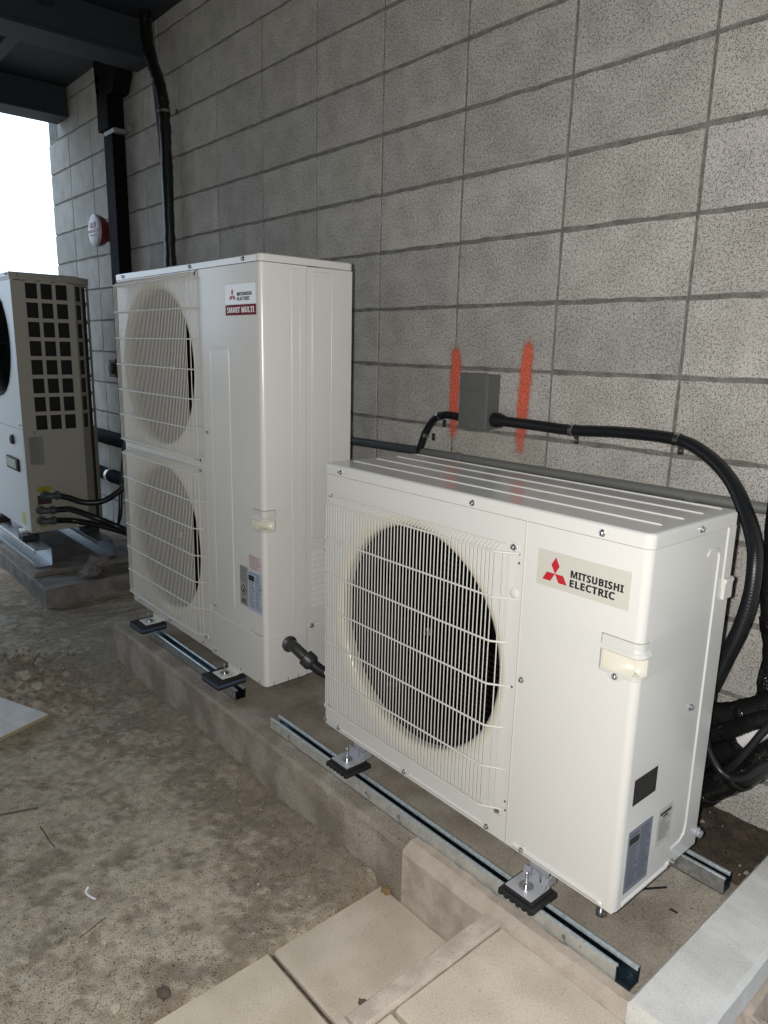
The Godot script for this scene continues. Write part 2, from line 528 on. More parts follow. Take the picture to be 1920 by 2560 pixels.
func fan_assembly(parent: Node3D, c: Vector2, z: float, r: float, turn: float) -> void:
	var f := node("fan", parent, Vector3(c.x, c.y, z), Vector3(0, 0, turn))
	var hb := MB.new()
	hb.lathe(Vector3.ZERO, Vector3(0, 0, 1), [Vector2(0.055, -0.05), Vector2(0.055, 0.01), Vector2(0.048, 0.02), Vector2(0.02, 0.024), Vector2(0, 0.024)], 28)
	part("hub", hb, M.fan, f)
	var nut := MB.new()
	nut.lathe(Vector3(0, 0, 0.024), Vector3(0, 0, 1), [Vector2(0.011, 0), Vector2(0.011, 0.009), Vector2(0.005, 0.012), Vector2(0.005, 0.022), Vector2(0, 0.022)], 6, false)
	part("nut", nut, M.steel, f)
	for k in 3:
		var b := MB.new()
		var g := []
		for i in 9:
			var row := []
			var t := i / 8.0
			var rr := lerpf(0.05, r, t)
			for j in 9:
				var s := j / 8.0
				var a := TAU * k / 3.0 + lerpf(-0.55 - 0.25 * t, 0.45 + 0.12 * t, s)
				var zz := lerpf(-0.055, 0.03, s) * lerpf(0.7, 1.0, t) + 0.012 * sin(s * PI)
				row.append(Vector3(cos(a) * rr, sin(a) * rr, zz))
			g.append(row)
		for i in 8:
			for j in 8:
				var p: Vector3 = g[i][j]; var q: Vector3 = g[i + 1][j]; var u: Vector3 = g[i + 1][j + 1]; var w: Vector3 = g[i][j + 1]
				var nn := (q - p).cross(u - p).normalized()
				if nn.z < 0: nn = -nn
				b.quad(p, q, u, w, nn)
				var dz := Vector3(0, 0, -0.003)
				b.quad(p + dz, q + dz, u + dz, w + dz, -nn)
		part("blade", b, M.fan, f)

# welded wire fan guard: vertical wires standing 28 mm off the panel, bent back at top and bottom, held by horizontal bars
var wire_cache := {}
func fan_guard(parent: Node3D, x0: float, x1: float, ys: Array, pitch: float) -> void:
	var g := node("fan_guard", parent)
	var top: float = ys[0]
	var bot: float = ys[ys.size() - 1]
	var zf := 0.026
	var key := "%.3f" % (top - bot)
	if not wire_cache.has(key):
		var b := MB.new()
		var p := PackedVector3Array([Vector3(0, 0.016, 0.003), Vector3(0, 0.010, 0.012), Vector3(0, 0.004, zf - 0.003), Vector3(0, -0.006, zf),
			Vector3(0, bot - top + 0.006, zf), Vector3(0, bot - top - 0.003, zf - 0.003), Vector3(0, bot - top - 0.012, 0.012), Vector3(0, bot - top - 0.016, 0.004)])
		b.tube(p, 0.0013, 7)
		wire_cache[key] = b.mesh()
	var xa := x0 + 0.016
	var n := int((x1 - 0.032 - xa) / pitch)
	for i in n + 1:
		part("wire", wire_cache[key], M.wire, g, Vector3(xa + i * pitch, top, 0))
	for e in [[x1 - 0.021, zf - 0.008], [x1 - 0.010, zf - 0.0155]]:
		var b2 := MB.new()
		b2.tube(line(Vector3(e[0], top + 0.002, e[1]), Vector3(e[0], bot - 0.002, e[1])), 0.00145, 7)
		part("wire", b2, M.wire, g)
	for i in ys.size():
		var y: float = ys[i]
		var long: float = 0.012 if (i == 0 or i % 2 == 1 or i == ys.size() - 1) else 0.0
		var b3 := MB.new()
		var pts := PackedVector3Array([Vector3(x0 - 0.004, y, 0.001), Vector3(x0 + 0.002, y, 0.010), Vector3(x0 + 0.010, y, zf - 0.002), Vector3(x0 + 0.018, y, zf + 0.0036),
			Vector3(x1 - 0.036, y, zf + 0.0036), Vector3(x1 - 0.030, y, zf + 0.002), Vector3(x1 - 0.004, y, 0.010), Vector3(x1 + long, y, 0.002)])
		b3.tube(pts, 0.0024, 8)
		part("bar", b3, M.wire, g)
	for e2 in [[top + 0.016, 0.004], [bot - 0.016, 0.005]]:
		var b4 := MB.new()
		b4.tube(line(Vector3(x0 + 0.008, e2[0], e2[1] + 0.003), Vector3(x1 - 0.022, e2[0], e2[1] + 0.003)), 0.0019, 8)
		part("rail", b4, M.wire, g)
	# end loops round the fixing screws
	for y in [top + 0.004, bot - 0.004]:
		var sg: float = 1.0 if y == top + 0.004 else -1.0
		var b5 := MB.new()
		var loop := PackedVector3Array()
		for k in 9:
			var a := -PI / 2 + PI * k / 8.0
			loop.append(Vector3(x1 - 0.004 + cos(a) * 0.011, y + sg * (0.006 + sin(a) * 0.010), 0.003))
		b5.tube(loop, 0.0024, 8)
		part("loop", b5, M.wire, g)
		screw(parent, Vector3(x1 - 0.006, y + sg * 0.007, 0.0005), Vector3.ZERO, 1.15)
		screw(parent, Vector3(x0 + 0.004, y + sg * 0.009, 0.0005), Vector3.ZERO, 1.0)

func coil_back(parent: Node3D, x0: float, x1: float, y0: float, y1: float, z: float) -> void:
	var b := MB.new()
	var n := int((y1 - y0) / 0.0172)
	for i in n:
		b.tube(line(Vector3(x0, y0 + i * 0.0172, z), Vector3(x1, y0 + i * 0.0172, z)), 0.0048, 7)
	part("coil", b, M.coil, parent)

# dark inner box, open towards the fan openings
func liner(parent: Node3D, x0: float, x1: float, y0: float, y1: float, z0: float, z1: float) -> void:
	var b := MB.new()
	var a := Vector3(x0, y0, z0); var c := Vector3(x1, y1, z1)
	b.quad(Vector3(a.x, a.y, a.z), Vector3(c.x, a.y, a.z), Vector3(c.x, c.y, a.z), Vector3(a.x, c.y, a.z), Vector3(0, 0, 1))
	b.quad(Vector3(a.x, a.y, a.z), Vector3(a.x, a.y, c.z), Vector3(a.x, c.y, c.z), Vector3(a.x, c.y, a.z), Vector3(1, 0, 0))
	b.quad(Vector3(c.x, a.y, a.z), Vector3(c.x, a.y, c.z), Vector3(c.x, c.y, c.z), Vector3(c.x, c.y, a.z), Vector3(-1, 0, 0))
	b.quad(Vector3(a.x, a.y, a.z), Vector3(c.x, a.y, a.z), Vector3(c.x, a.y, c.z), Vector3(a.x, a.y, c.z), Vector3(0, 1, 0))
	b.quad(Vector3(a.x, c.y, a.z), Vector3(c.x, c.y, a.z), Vector3(c.x, c.y, c.z), Vector3(a.x, c.y, c.z), Vector3(0, -1, 0))
	part("inner_casing", b, M.black, parent)

# outer line of the wrap-round service panel: along the front, round the corner, back along the side
func wrap_path(xs: float, W: float, r: float, zend: float) -> PackedVector2Array:
	var p := PackedVector2Array()
	p.append(Vector2(xs, 0))
	for k in 9:
		var a := PI / 2 * k / 8.0
		p.append(Vector2(W - r + sin(a) * r, -r + cos(a) * r))
	p.append(Vector2(W, zend))
	return p

func inset(p: PackedVector2Array, d: float) -> PackedVector2Array:
	var out := PackedVector2Array()
	for i in p.size():
		var a := (p[i] - p[max(i - 1, 0)]).normalized() if i > 0 else (p[1] - p[0]).normalized()
		var c := (p[min(i + 1, p.size() - 1)] - p[i]).normalized() if i < p.size() - 1 else a
		var t := (a + c).normalized()
		out.append(p[i] + Vector2(t.y, -t.x) * d)
	return out

func wrap_sheet(b: MB, path: PackedVector2Array, y0: float, y1: float, thick := 0.004) -> void:
	var inner := inset(path, thick)
	var poly := PackedVector2Array(path)
	for i in inner.size(): poly.append(inner[inner.size() - 1 - i])
	b.prism(Vector3.ZERO, Vector3(1, 0, 0), Vector3(0, 0, 1), Vector3(0, 1, 0), poly, y0, y1)

# sheet through a grid of points with averaged normals, turned towards out where the sheet is open to it
func smooth_grid(b: MB, rows: Array, out: Vector3) -> void:
	var nr := rows.size()
	var nc: int = rows[0].size()
	var N := []
	for r in nr:
		var line_n := []
		for c in nc:
			var a: Vector3 = rows[r][min(c + 1, nc - 1)] - rows[r][max(c - 1, 0)]
			var d: Vector3 = rows[min(r + 1, nr - 1)][c] - rows[max(r - 1, 0)][c]
			var n := a.cross(d).normalized()
			line_n.append(n)
		N.append(line_n)
	var sign := 0.0
	for r in nr:
		for c in nc: sign += N[r][c].dot(out)
	var f := 1.0 if sign > 0 else -1.0
	for r in nr - 1:
		for c in nc - 1:
			b.quad4(rows[r][c], rows[r][c + 1], rows[r + 1][c + 1], rows[r + 1][c], N[r][c] * f, N[r][c + 1] * f, N[r + 1][c + 1] * f, N[r + 1][c] * f)

# scooped corner handle: pocket behind a lip
func corner_handle(parent: Node3D, W: float, r: float, xs: float, zend: float, y0: float, ym: float, y1: float, tab: bool) -> void:
	var h := node("handle", parent)
	var path := wrap_path(xs, W, r, zend)
	var fine := PackedVector2Array()
	for i in path.size() - 1:
		for k in 4: fine.append(path[i].lerp(path[i + 1], k / 4.0))
	fine.append(path[path.size() - 1])
	var m := fine.size()
	var deep := inset(fine, 0.034)
	var prof := [[0.0, 0.0], [0.0, 0.04], [0.25, 0.12], [0.55, 0.22], [0.82, 0.34], [0.97, 0.52], [1.0, 0.75], [0.97, 1.0], [0.6, 1.06], [0.0, 1.06]]
	var rows := []
	for q in prof:
		var row := []
		for i in m:
			var t := float(i) / (m - 1)
			var e: float = smoothstep(0.0, 1.0, clamp(min(t, 1 - t) * 5.5, 0.0, 1.0))
			var xz := fine[i].lerp(deep[i], e * q[0])
			row.append(Vector3(xz.x, y0 + (ym - y0) * q[1], xz.y))
		rows.append(row)
	var b := MB.new()
	smooth_grid(b, rows, Vector3(0.6, 0.25, 0.6))
	part("pocket", b, M.cream, h)
	# surround with a rolled lip over the pocket
	var inn := inset(path, 0.012)
	var ring := func(out: float) -> PackedVector2Array:
		var q := inset(path, -out)
		for i in inn.size(): q.append(inn[inn.size() - 1 - i])
		return q
	var b2 := MB.new()
	var U := Vector3(1, 0, 0)
	var Wd := Vector3(0, 0, 1)
	b2.prism(Vector3.ZERO, U, Wd, Vector3.UP, ring.call(0.0008), ym + 0.012, y1)
	var lips := [[0.0008, 0.012], [0.0022, 0.009], [0.0052, 0.006], [0.0072, 0.003], [0.0075, 0.0], [0.0062, -0.002], [0.0, -0.003]]
	for i in lips.size() - 1:
		var po := inset(path, -lips[i][0])
		var pq := inset(path, -lips[i + 1][0])
		for j in path.size() - 1:
			b2.flat(Vector3(po[j].x, ym + lips[i][1], po[j].y), Vector3(po[j + 1].x, ym + lips[i][1], po[j + 1].y), Vector3(pq[j + 1].x, ym + lips[i + 1][1], pq[j + 1].y), Vector3(0.7, 0.3 if i < 4 else -0.5, 0.7))
			b2.flat(Vector3(po[j].x, ym + lips[i][1], po[j].y), Vector3(pq[j + 1].x, ym + lips[i + 1][1], pq[j + 1].y), Vector3(pq[j].x, ym + lips[i + 1][1], pq[j].y), Vector3(0.7, 0.3 if i < 4 else -0.5, 0.7))
	b2.prism(Vector3.ZERO, U, Wd, Vector3.UP, ring.call(0.0014), y0 - 0.0042, y0 + 0.0006)
	part("grip", b2, M.handle, h)
	var b3 := MB.new()
	b3.box(Vector3(xs + 0.002, (y0 + ym) / 2 + 0.004, -0.003), Vector3(0.004, ym - y0 + 0.014, 0.009), 0.0015)
	b3.box(Vector3(W - 0.003, (y0 + ym) / 2 + 0.004, zend + 0.002), Vector3(0.009, ym - y0 + 0.014, 0.004), 0.0015)
	part("rim", b3, M.handle, h)
	var bk := MB.new()
	wrap_sheet(bk, inset(wrap_path(xs - 0.01, W, r, zend - 0.01), 0.034), y0 - 0.012, y1 + 0.012, 0.002)
	part("backing", bk, M.ink, h)
	if tab:
		var b4 := MB.new()
		var poly := PackedVector2Array([Vector2(xs + 0.012, y0 - 0.003), Vector2(xs + 0.024, y0 - 0.015), Vector2(xs + 0.034, y0 - 0.018), Vector2(xs + 0.044, y0 - 0.014), Vector2(xs + 0.056, y0 - 0.003)])
		b4.prism(Vector3.ZERO, Vector3(1, 0, 0), Vector3(0, 1, 0), Vector3(0, 0, 1), poly, 0.0004, 0.0026)
		part("tab", b4, M.handle, h)
		screw(h, Vector3(xs + 0.034, y0 - 0.007, 0.0026))

func bead(b: MB, pts: Array, r := 0.003) -> void:
	b.tube(PackedVector3Array(pts), r, 8)

func three_diamonds(parent: Node3D, c: Vector3, s: float) -> void:
	for k in 3:
		var a := PI / 2 + TAU * k / 3.0
		var d := Vector2(cos(a), sin(a))
		var q := Vector2(-d.y, d.x)
		var poly := PackedVector2Array([Vector2.ZERO, d * s * 0.5 + q * s * 0.288, d * s, d * s * 0.5 - q * s * 0.288])
		var b := MB.new()
		b.prism(c, Vector3(1, 0, 0), Vector3(0, 1, 0), Vector3(0, 0, 1), poly, 0, 0.0006)
		part("diamond", b, M.red, parent)

# mounting foot: flat lug in front of the casing with an upstand to the base
func foot(parent: Node3D, x: float, z: float, ytop: float, m: Material, tall: float) -> void:
	var f := node("foot", parent, Vector3(x, ytop, z))
	var b := MB.new()
	b.box(Vector3(0, 0.002, -0.001), Vector3(0.070, 0.004, 0.062), 0.0015)
	for sx in [-0.024, -0.001, 0.024]:
		b.prism(Vector3(sx, 0, -0.034), Vector3(1, 0, 0), Vector3(0, 1, 0), Vector3(0, 0, 1), PackedVector2Array([Vector2(-0.0105, 0.002), Vector2(0.0105, 0.002), Vector2(0.0085, 0.022), Vector2(-0.0085, 0.022)]), 0, 0.003)
	b.box(Vector3(0.0, tall / 2, -0.042), Vector3(0.052, tall - 0.002, 0.004), 0.0015)
	b.prism(Vector3(0.0325, 0, 0), Vector3(0, 0, 1), Vector3(0, 1, 0), Vector3(1, 0, 0), PackedVector2Array([Vector2(-0.060, 0.002), Vector2(-0.008, 0.002), Vector2(-0.034, 0.020), Vector2(-0.060, tall)]), -0.003, 0.0)
	b.box(Vector3(0, tall - 0.002, -0.062), Vector3(0.07, 0.004, 0.05), 0.0015)
	part("bracket", b, m, f)
	var w := MB.new()
	w.lathe(Vector3(0, 0.004, 0.002), Vector3.UP, [Vector2(0.016, 0), Vector2(0.016, 0.0018), Vector2(0.007, 0.0022), Vector2(0.005, 0.0022)], 20)
	part("washer", w, M.steel, f)
	var nn := MB.new()
	nn.lathe(Vector3(0, 0.006, 0.002), Vector3.UP, [Vector2(0.0075, 0), Vector2(0.0075, 0.006), Vector2(0.0045, 0.007)], 6, false)
	part("nut", nn, M.steel, f)
	var st := MB.new()
	var prof := []
	for k in 12:
		prof.append(Vector2(0.0042, 0.006 + k * 0.0028))
		prof.append(Vector2(0.0036, 0.0074 + k * 0.0028))
	prof.append(Vector2(0, 0.041))
	st.lathe(Vector3(0, 0, 0.002), Vector3.UP, prof, 10)
	part("stud", st, M.steel, f)

func rubber_pad(at: Vector3, w: float, d: float, h: float, label: String, layered: bool, turn := 0.0) -> void:
	var t := thing("rubber_pad", label, "pad", at, turn, "vibration pads under the outdoor units")
	if layered:
		for k in 3:
			var b := MB.new()
			var y0: float = h * [0.0, 0.30, 0.72][k]
			var y1: float = h * [0.30, 0.72, 1.0][k]
			b.box(Vector3(0, (y0 + y1) / 2, 0), Vector3(w, y1 - y0 - 0.0003, d), 0.001)
			if k != 1:
				for i in 12:
					b.box(Vector3(-w / 2 + w * (i + 0.5) / 12, y0 if k == 0 else y1 - 0.0005, 0), Vector3(w / 26, 0.003, d * 0.98), 0.0005)
			part("rubber_layer" if k != 1 else "foam_layer", b, M.rubber if k != 1 else M.pad_blue, t)
	else:
		var b := MB.new()
		b.box(Vector3(0, h * 0.35, 0), Vector3(w, h * 0.7, d), 0.004)
		b.box(Vector3(0, h * 0.85, 0), Vector3(w * 0.84, h * 0.3, d * 0.84), 0.003)
		part("body", b, M.rubber, t)
		for i in 6:
			var r := MB.new()
			r.box(Vector3(-w / 2 + w * (i + 0.5) / 6, h * 0.35, d / 2), Vector3(w / 11, h * 0.5, 0.005), 0.001)
			part("rib", r, M.rubber, t)

# U-shaped strut channel lying along x, open side up
func channel(x0: float, x1: float, zc: float, y0: float, w: float, h: float, m: Material, label: String, notch := 0.0, tilt := 0.0) -> Node3D:
	var t := thing("strut_channel", label, "channel", Vector3((x0 + x1) / 2, y0, zc), tilt, "galvanised channels carrying the units")
	var k := 0.0024
	var L := (x1 - x0) / 2
	var sides := {"web": [[[-w / 2, 0.0], [w / 2, 0.0], [w / 2, k], [-w / 2, k]], M.channel_shade_steel],
		"front_flange": [[[w / 2 - k / 2, k], [w / 2, k], [w / 2, h - 0.003], [w / 2 - k / 2, h - 0.003]], m],
		"inner_face": [[[w / 2 - k, k], [w / 2 - k / 2, k], [w / 2 - k / 2, h - 0.003], [w / 2 - k, h - 0.003]], M.channel_shade_steel],
		"front_lip": [[[w / 2 - 0.009, h - 0.008], [w / 2 - 0.0068, h - 0.008], [w / 2 - 0.0068, h - 0.003], [w / 2, h - 0.003], [w / 2 - 0.0008, h - 0.0008], [w / 2 - 0.002, h], [w / 2 - 0.007, h], [w / 2 - 0.009, h - 0.002]], M.lip_highlight_steel],
		"back_flange": [[[-w / 2, k], [-w / 2 + k, k], [-w / 2 + k, h - 0.003], [-w / 2, h - 0.003]], M.channel_shade_steel],
		"back_lip": [[[-w / 2 + 0.009, h - 0.008], [-w / 2 + 0.0068, h - 0.008], [-w / 2 + 0.0068, h - 0.003], [-w / 2, h - 0.003], [-w / 2 + 0.0008, h - 0.0008], [-w / 2 + 0.002, h], [-w / 2 + 0.007, h], [-w / 2 + 0.009, h - 0.002]], M.lip_highlight_steel]}
	for name in sides:
		var b := MB.new()
		var poly := PackedVector2Array()
		for p in sides[name][0]: poly.append(Vector2(p[0], p[1]))
		var xe: float = L - (notch if name in ["front_flange", "inner_face", "front_lip"] else 0.0)
		b.prism(Vector3.ZERO, Vector3(0, 0, 1), Vector3(0, 1, 0), Vector3(1, 0, 0), poly, -L, xe)
		part(name, b, sides[name][1], t)
	return t

# bar of rough stone or concrete along x or z, with uneven arrises. Profile runs round (a, y); jitter in metres
func rough_bar(b: MB, along: Vector3, across: Vector3, s0: float, s1: float, prof: Array, step: float, jit: float, sd: int) -> void:
	var rng := RandomNumberGenerator.new()
	rng.seed = sd
	var nz := FastNoiseLite.new()
	nz.seed = sd
	nz.frequency = 6.0
	nz.fractal_octaves = 3
	var n := int(max(1.0, ceil((s1 - s0) / step)))
	var rings := []
	for i in n + 1:
		var s := lerpf(s0, s1, float(i) / n)
		var ring := []
		for k in prof.size():
			var p: Vector2 = prof[k]
			var j: float = nz.get_noise_3d(s * 3.0, k * 7.3, sd) * jit * 1.6 + rng.randf_range(-jit, jit) * 0.35
			var j2: float = nz.get_noise_3d(s * 3.0, k * 7.3 + 50.0, sd) * jit * 1.6 + rng.randf_range(-jit, jit) * 0.35
			ring.append(along * s + across * (p.x + j) + Vector3.UP * (p.y + j2))
		rings.append(ring)
	var m := prof.size()
	var cen := Vector2.ZERO
	for p in prof: cen += p / m
	for i in n:
		for k in m:
			var q := (k + 1) % m
			var a: Vector2 = prof[k]
			var c: Vector2 = prof[q]
			var e := (c - a).normalized()
			var nn := Vector2(e.y, -e.x)
			if nn.dot((a + c) / 2 - cen) < 0: nn = -nn
			var out: Vector3 = across * nn.x + Vector3.UP * nn.y
			b.flat(rings[i][k], rings[i][q], rings[i + 1][q], out)
			b.flat(rings[i][k], rings[i + 1][q], rings[i + 1][k], out)
	for e2 in [0, n]:
		var c3 := Vector3.ZERO
		for p in rings[e2]: c3 += p / m
		for k in m:
			b.flat(c3, rings[e2][k], rings[e2][(k + 1) % m], along * (-1.0 if e2 == 0 else 1.0))

func rock(b: MB, c: Vector3, s: Vector3, sd: int, rings := 6, segs := 9) -> void:
	var nz := FastNoiseLite.new()
	nz.seed = sd
	nz.frequency = 0.9
	var P := []
	for i in rings + 1:
		var row := []
		var th := PI * i / rings
		for k in segs:
			var ph := TAU * k / segs
			var d := Vector3(sin(th) * cos(ph), cos(th), sin(th) * sin(ph))
			var r := 1.0 + 0.55 * nz.get_noise_3dv(d * 1.6 + Vector3(sd, 0, 0))
			row.append(c + d * s * r)
		P.append(row)
	for i in rings:
		for k in segs:
			var q := (k + 1) % segs
			var o: Vector3 = P[i][k] - c
			b.flat(P[i][k], P[i][q], P[i + 1][q], o)
			b.flat(P[i][k], P[i + 1][q], P[i + 1][k], o)

# ------------------------------------------------------------------ the two white outdoor units
func front_unit() -> void:
	var W := 0.9638
	var H := 0.7776
	var D := 0.335
	var yaw := -0.0085
	var right := Vector3(1.5595, 0.2567, 0.7006)
	var ex := Vector3(cos(yaw), 0, -sin(yaw))
	var t := thing("outdoor_unit", "low white single-fan outdoor unit in front with large brand plate", "heat pump", right - ex * W, yaw, "outdoor heat pump units along the wall")
	var yt := 0.748
	liner(t, 0.006, 0.70, 0.022, 0.745, -D + 0.012, -0.016)
	coil_back(t, 0.02, 0.68, 0.03, 0.73, -D + 0.03)
	var b := MB.new()
	var fc := Vector2(0.355, 0.385)
	holed_sheet(b, 0.0205, 0.6895, 0.006, yt, fc, 0.306)
	# pressed slots along the foot of the panel
	for s in [[0.089, 0.336], [0.372, 0.620]]:
		bead(b, [Vector3(s[0], 0.017, 0), Vector3(s[1], 0.017, 0)], 0.0034)
	part("fan_panel", b, M.white, t)
	part("orifice", bellmouth(fc, 0.306, 0.279, 0.034), M.cream, t)
	fan_assembly(t, fc, -0.10, 0.262, 0.5)
	var ys := []
	for k in 7: ys.append(0.677 - k * 0.0986)
	fan_guard(t, 0.028, 0.668, ys, 0.0115)
	# service panel, wrapped round the right corner
	var r := 0.016
	var sp := MB.new()
	var full := wrap_path(0.6915, W, r, -0.2115)
	wrap_sheet(sp, full, 0.006, 0.4975)
	wrap_sheet(sp, PackedVector2Array([Vector2(0.6915, 0), Vector2(0.8824, 0)]), 0.4975, 0.5725)
	wrap_sheet(sp, PackedVector2Array([Vector2(W, -0.0336), Vector2(W, -0.2115)]), 0.4975, 0.5725)
	wrap_sheet(sp, full, 0.5725, yt)
	bead(sp, [Vector3(0.714, 0.0175, -0.001), Vector3(0.928, 0.0175, -0.001), Vector3(0.936, 0.0125, -0.001)], 0.0068)
	bead(sp, [Vector3(W - 0.001, 0.0145, -0.030), Vector3(W - 0.001, 0.0145, -0.195), Vector3(W - 0.001, 0.022, -0.207)], 0.005)
	bead(sp, [Vector3(0.6925, 0.006, 0.0), Vector3(0.6925, yt, 0.0)], 0.0011)
	part("service_panel", sp, M.white, t)
	corner_handle(t, W, r, 0.885, -0.031, 0.503, 0.545, 0.571, true)
	# rear part of the right side
	var rs := MB.new()
	rs.box(Vector3(W - 0.004, 0.377, (-0.2135 - D) / 2), Vector3(0.006, 0.742, D - 0.2135), 0.001)
	bead(rs, [Vector3(W - 0.0012, 0.050, -0.219), Vector3(W - 0.0012, 0.052, -0.252), Vector3(W - 0.0012, 0.064, -0.270), Vector3(W - 0.0012, 0.09, -0.2745), Vector3(W - 0.0012, 0.695, -0.2695), Vector3(W - 0.0012, 0.707, -0.262), Vector3(W - 0.0012, 0.711, -0.228), Vector3(W - 0.0012, 0.70, -0.2185)], 0.0034)
	bead(rs, [Vector3(W - 0.0012, 0.62, -0.300), Vector3(W - 0.0012, 0.748, -0.2985)], 0.0032)
	part("rear_panel", rs, M.white, t)
	var cl := MB.new()
	cl.box(Vector3(W + 0.002, 0.617, -0.318), Vector3(0.008, 0.046, 0.036), 0.002)
	cl.box(Vector3(W + 0.005, 0.634, -0.318), Vector3(0.006, 0.010, 0.034), 0.002)
	part("rear_clip", cl, M.white, t)
	# left edge and side
	var lp := MB.new()
	var lpath := PackedVector2Array([Vector2(0, -D)])
	for k in 7:
		var a := PI / 2 * k / 6.0
		lpath.append(Vector2(0.012 - cos(a) * 0.012, -0.012 + sin(a) * 0.012))
	lpath.append(Vector2(0.0195, 0))
	wrap_sheet(lp, lpath, 0.006, yt)
	part("left_panel", lp, M.white, t)
	for yy in [0.558, 0.527]:
		var lh := MB.new()
		lh.tube(curve([Vector3(0.002, yy + 0.012, -0.002), Vector3(-0.006, yy + 0.004, -0.004), Vector3(-0.016, yy, -0.012), Vector3(-0.012, yy - 0.002, -0.03), Vector3(0.002, yy, -0.04)], 4), 0.003, 8)
		part("side_grip", lh, M.white, t)
	var bk := MB.new()
	bk.box(Vector3(W / 2, 0.377, -D + 0.004), Vector3(W - 0.012, 0.742, 0.006), 0.001)
	part("back_grille", bk, M.black, t)
	var lid := lid_mesh(-0.002, W + 0.002, -D - 0.003, 0.0025, 0.017, 0.7495, H, 0.008)
	part("lid", lid, M.white_lid, t)
	for z in [-0.080, -0.162, -0.240, -0.318]:
		var rb := MB.new()
		bead(rb, [Vector3(0.026, H - 0.001, z), Vector3(0.03, H, z), Vector3(W - 0.032, H, z), Vector3(W - 0.028, H - 0.001, z)], 0.0024)
		part("lid_rib", rb, M.white_lid, t)
	for x in [0.073, 0.544, 0.866]: screw(t, Vector3(x, 0.7605, 0.0025), Vector3.ZERO, 1.1)
	screw(t, Vector3(W + 0.002, 0.762, -0.175), Vector3(0, PI / 2, 0), 1.1)
	for q in [[0.707, 0.409], [0.072, 0.0175], [0.353, 0.0165], [0.635, 0.0165], [0.010, 0.020], [0.739, 0.0185]]: screw(t, Vector3(q[0], q[1], 0.0005 if q[0] < 0.7 else 0.004), Vector3.ZERO, 1.0)
	for q in [[0.378, -0.226], [0.013, -0.227]]: screw(t, Vector3(W, q[0], q[1]), Vector3(0, PI / 2, 0), 1.1)
	for q in [[0.678, 0.676], [0.679, 0.657], [0.681, 0.382], [0.683, 0.107], [0.685, 0.086]]:
		var hl := MB.new()
		hl.lathe(Vector3(q[0], q[1], 0.0), Vector3(0, 0, 1), [Vector2(0.0028, 0.0004), Vector2(0, 0.0004)], 10)
		part("hole", hl, M.ink, t)
	for y in [0.578, 0.576]:
		pass
	var dm := MB.new()
	dm.lathe(Vector3(0.671, 0.590, 0), Vector3(0, 0, 1), [Vector2(0.012, 0), Vector2(0.010, 0.0016), Vector2(0.005, 0.0028), Vector2(0, 0.003)], 16)
	part("hook_boss", dm, M.white, t)
	var bp := MB.new()
	bp.box(Vector3(W / 2, 0.006, -D / 2), Vector3(W - 0.01, 0.016, D - 0.01), 0.003)
	part("base_pan", bp, M.foot_white, t)
	# brand plate
	var st := part("brand_plate", plate(0.206, 0.073), M.sticker, t, Vector3(0.7255, 0.6275, 0.0002))
	three_diamonds(st, Vector3(0.0435, 0.0298, 0.0008), 0.0335)
	lettering("MITSUBISHI", 0.114, 0.0150, M.ink, st, Vector3(0.1365, 0.0388, 0.0011))
	lettering("ELECTRIC", 0.0985, 0.0150, M.ink, st, Vector3(0.128, 0.0202, 0.0011))
	# labels on the right side
	var side := Vector3(0, PI / 2, 0)
	part("warning_label", plate(0.084, 0.055), label_mat(168, 110, Color(0.06, 0.058, 0.056), Color(0.22, 0.21, 0.20), 5, 8), t, Vector3(W + 0.0002, 0.2335, -0.0305), side)
	part("rating_plate", plate(0.088, 0.139), label_mat(264, 417, Color(0.44, 0.46, 0.52), Color(0.03, 0.03, 0.05), 8, 17, 2, Rect2(0.05, 0.13, 0.42, 0.10)), t, Vector3(W + 0.0002, 0.036, -0.0300), side)
	var nt := part("refrigerant_note", plate(0.058, 0.086), label_mat(174, 258, Color(0.72, 0.71, 0.70), Color(0.15, 0.15, 0.15), 9, 12, 1, Rect2(), 0.12), t, Vector3(W + 0.0002, 0.087, -0.141), side)
	var hd := part("note_heading", plate(0.052, 0.022), mat(lin(0.42, 0.41, 0.40), 0.4), nt, Vector3(0.003, 0.061, 0.0006))
	lettering("REFRIGERANT", 0.044, 0.0062, M.ink, hd, Vector3(0.026, 0.0145, 0.0011))
	lettering("R410A", 0.020, 0.0050, M.ink, hd, Vector3(0.026, 0.0065, 0.0011))
	# feet and the bolt that hangs from the base
	for x in [0.154, 0.779]:
		foot(t, x, 0.030, -0.036, M.zinc, 0.038)
	for x in [0.154, 0.779]:
		var f2 := node("foot", t, Vector3(x, -0.036, -D - 0.01), Vector3(0, PI, 0))
		var fb := MB.new()
		fb.box(Vector3(0, 0.002, 0.0), Vector3(0.066, 0.004, 0.06), 0.0015)
		fb.box(Vector3(0, 0.019, -0.028), Vector3(0.062, 0.036, 0.004), 0.0015)
		fb.box(Vector3(0, -0.009, 0.0), Vector3(0.06, 0.018, 0.05), 0.003)
		part("bracket", fb, M.zinc, f2)
	var hb := MB.new()
	hb.lathe(Vector3(0.927, -0.001, -0.02), Vector3.DOWN, [Vector2(0.004, 0), Vector2(0.004, 0.016), Vector2(0.010, 0.016), Vector2(0.010, 0.027), Vector2(0.007, 0.030), Vector2(0, 0.030)], 14)
	part("hanging_bolt", hb, M.steel, t)
	var vb := MB.new()
	vb.lathe(Vector3(W - 0.012, 0.035, -D - 0.004), Vector3(1, 0, 0.15), [Vector2(0.012, 0), Vector2(0.012, 0.014), Vector2(0.009, 0.017), Vector2(0.009, 0.022), Vector2(0, 0.022)], 6, false)
	part("service_valve", vb, M.zinc, t)

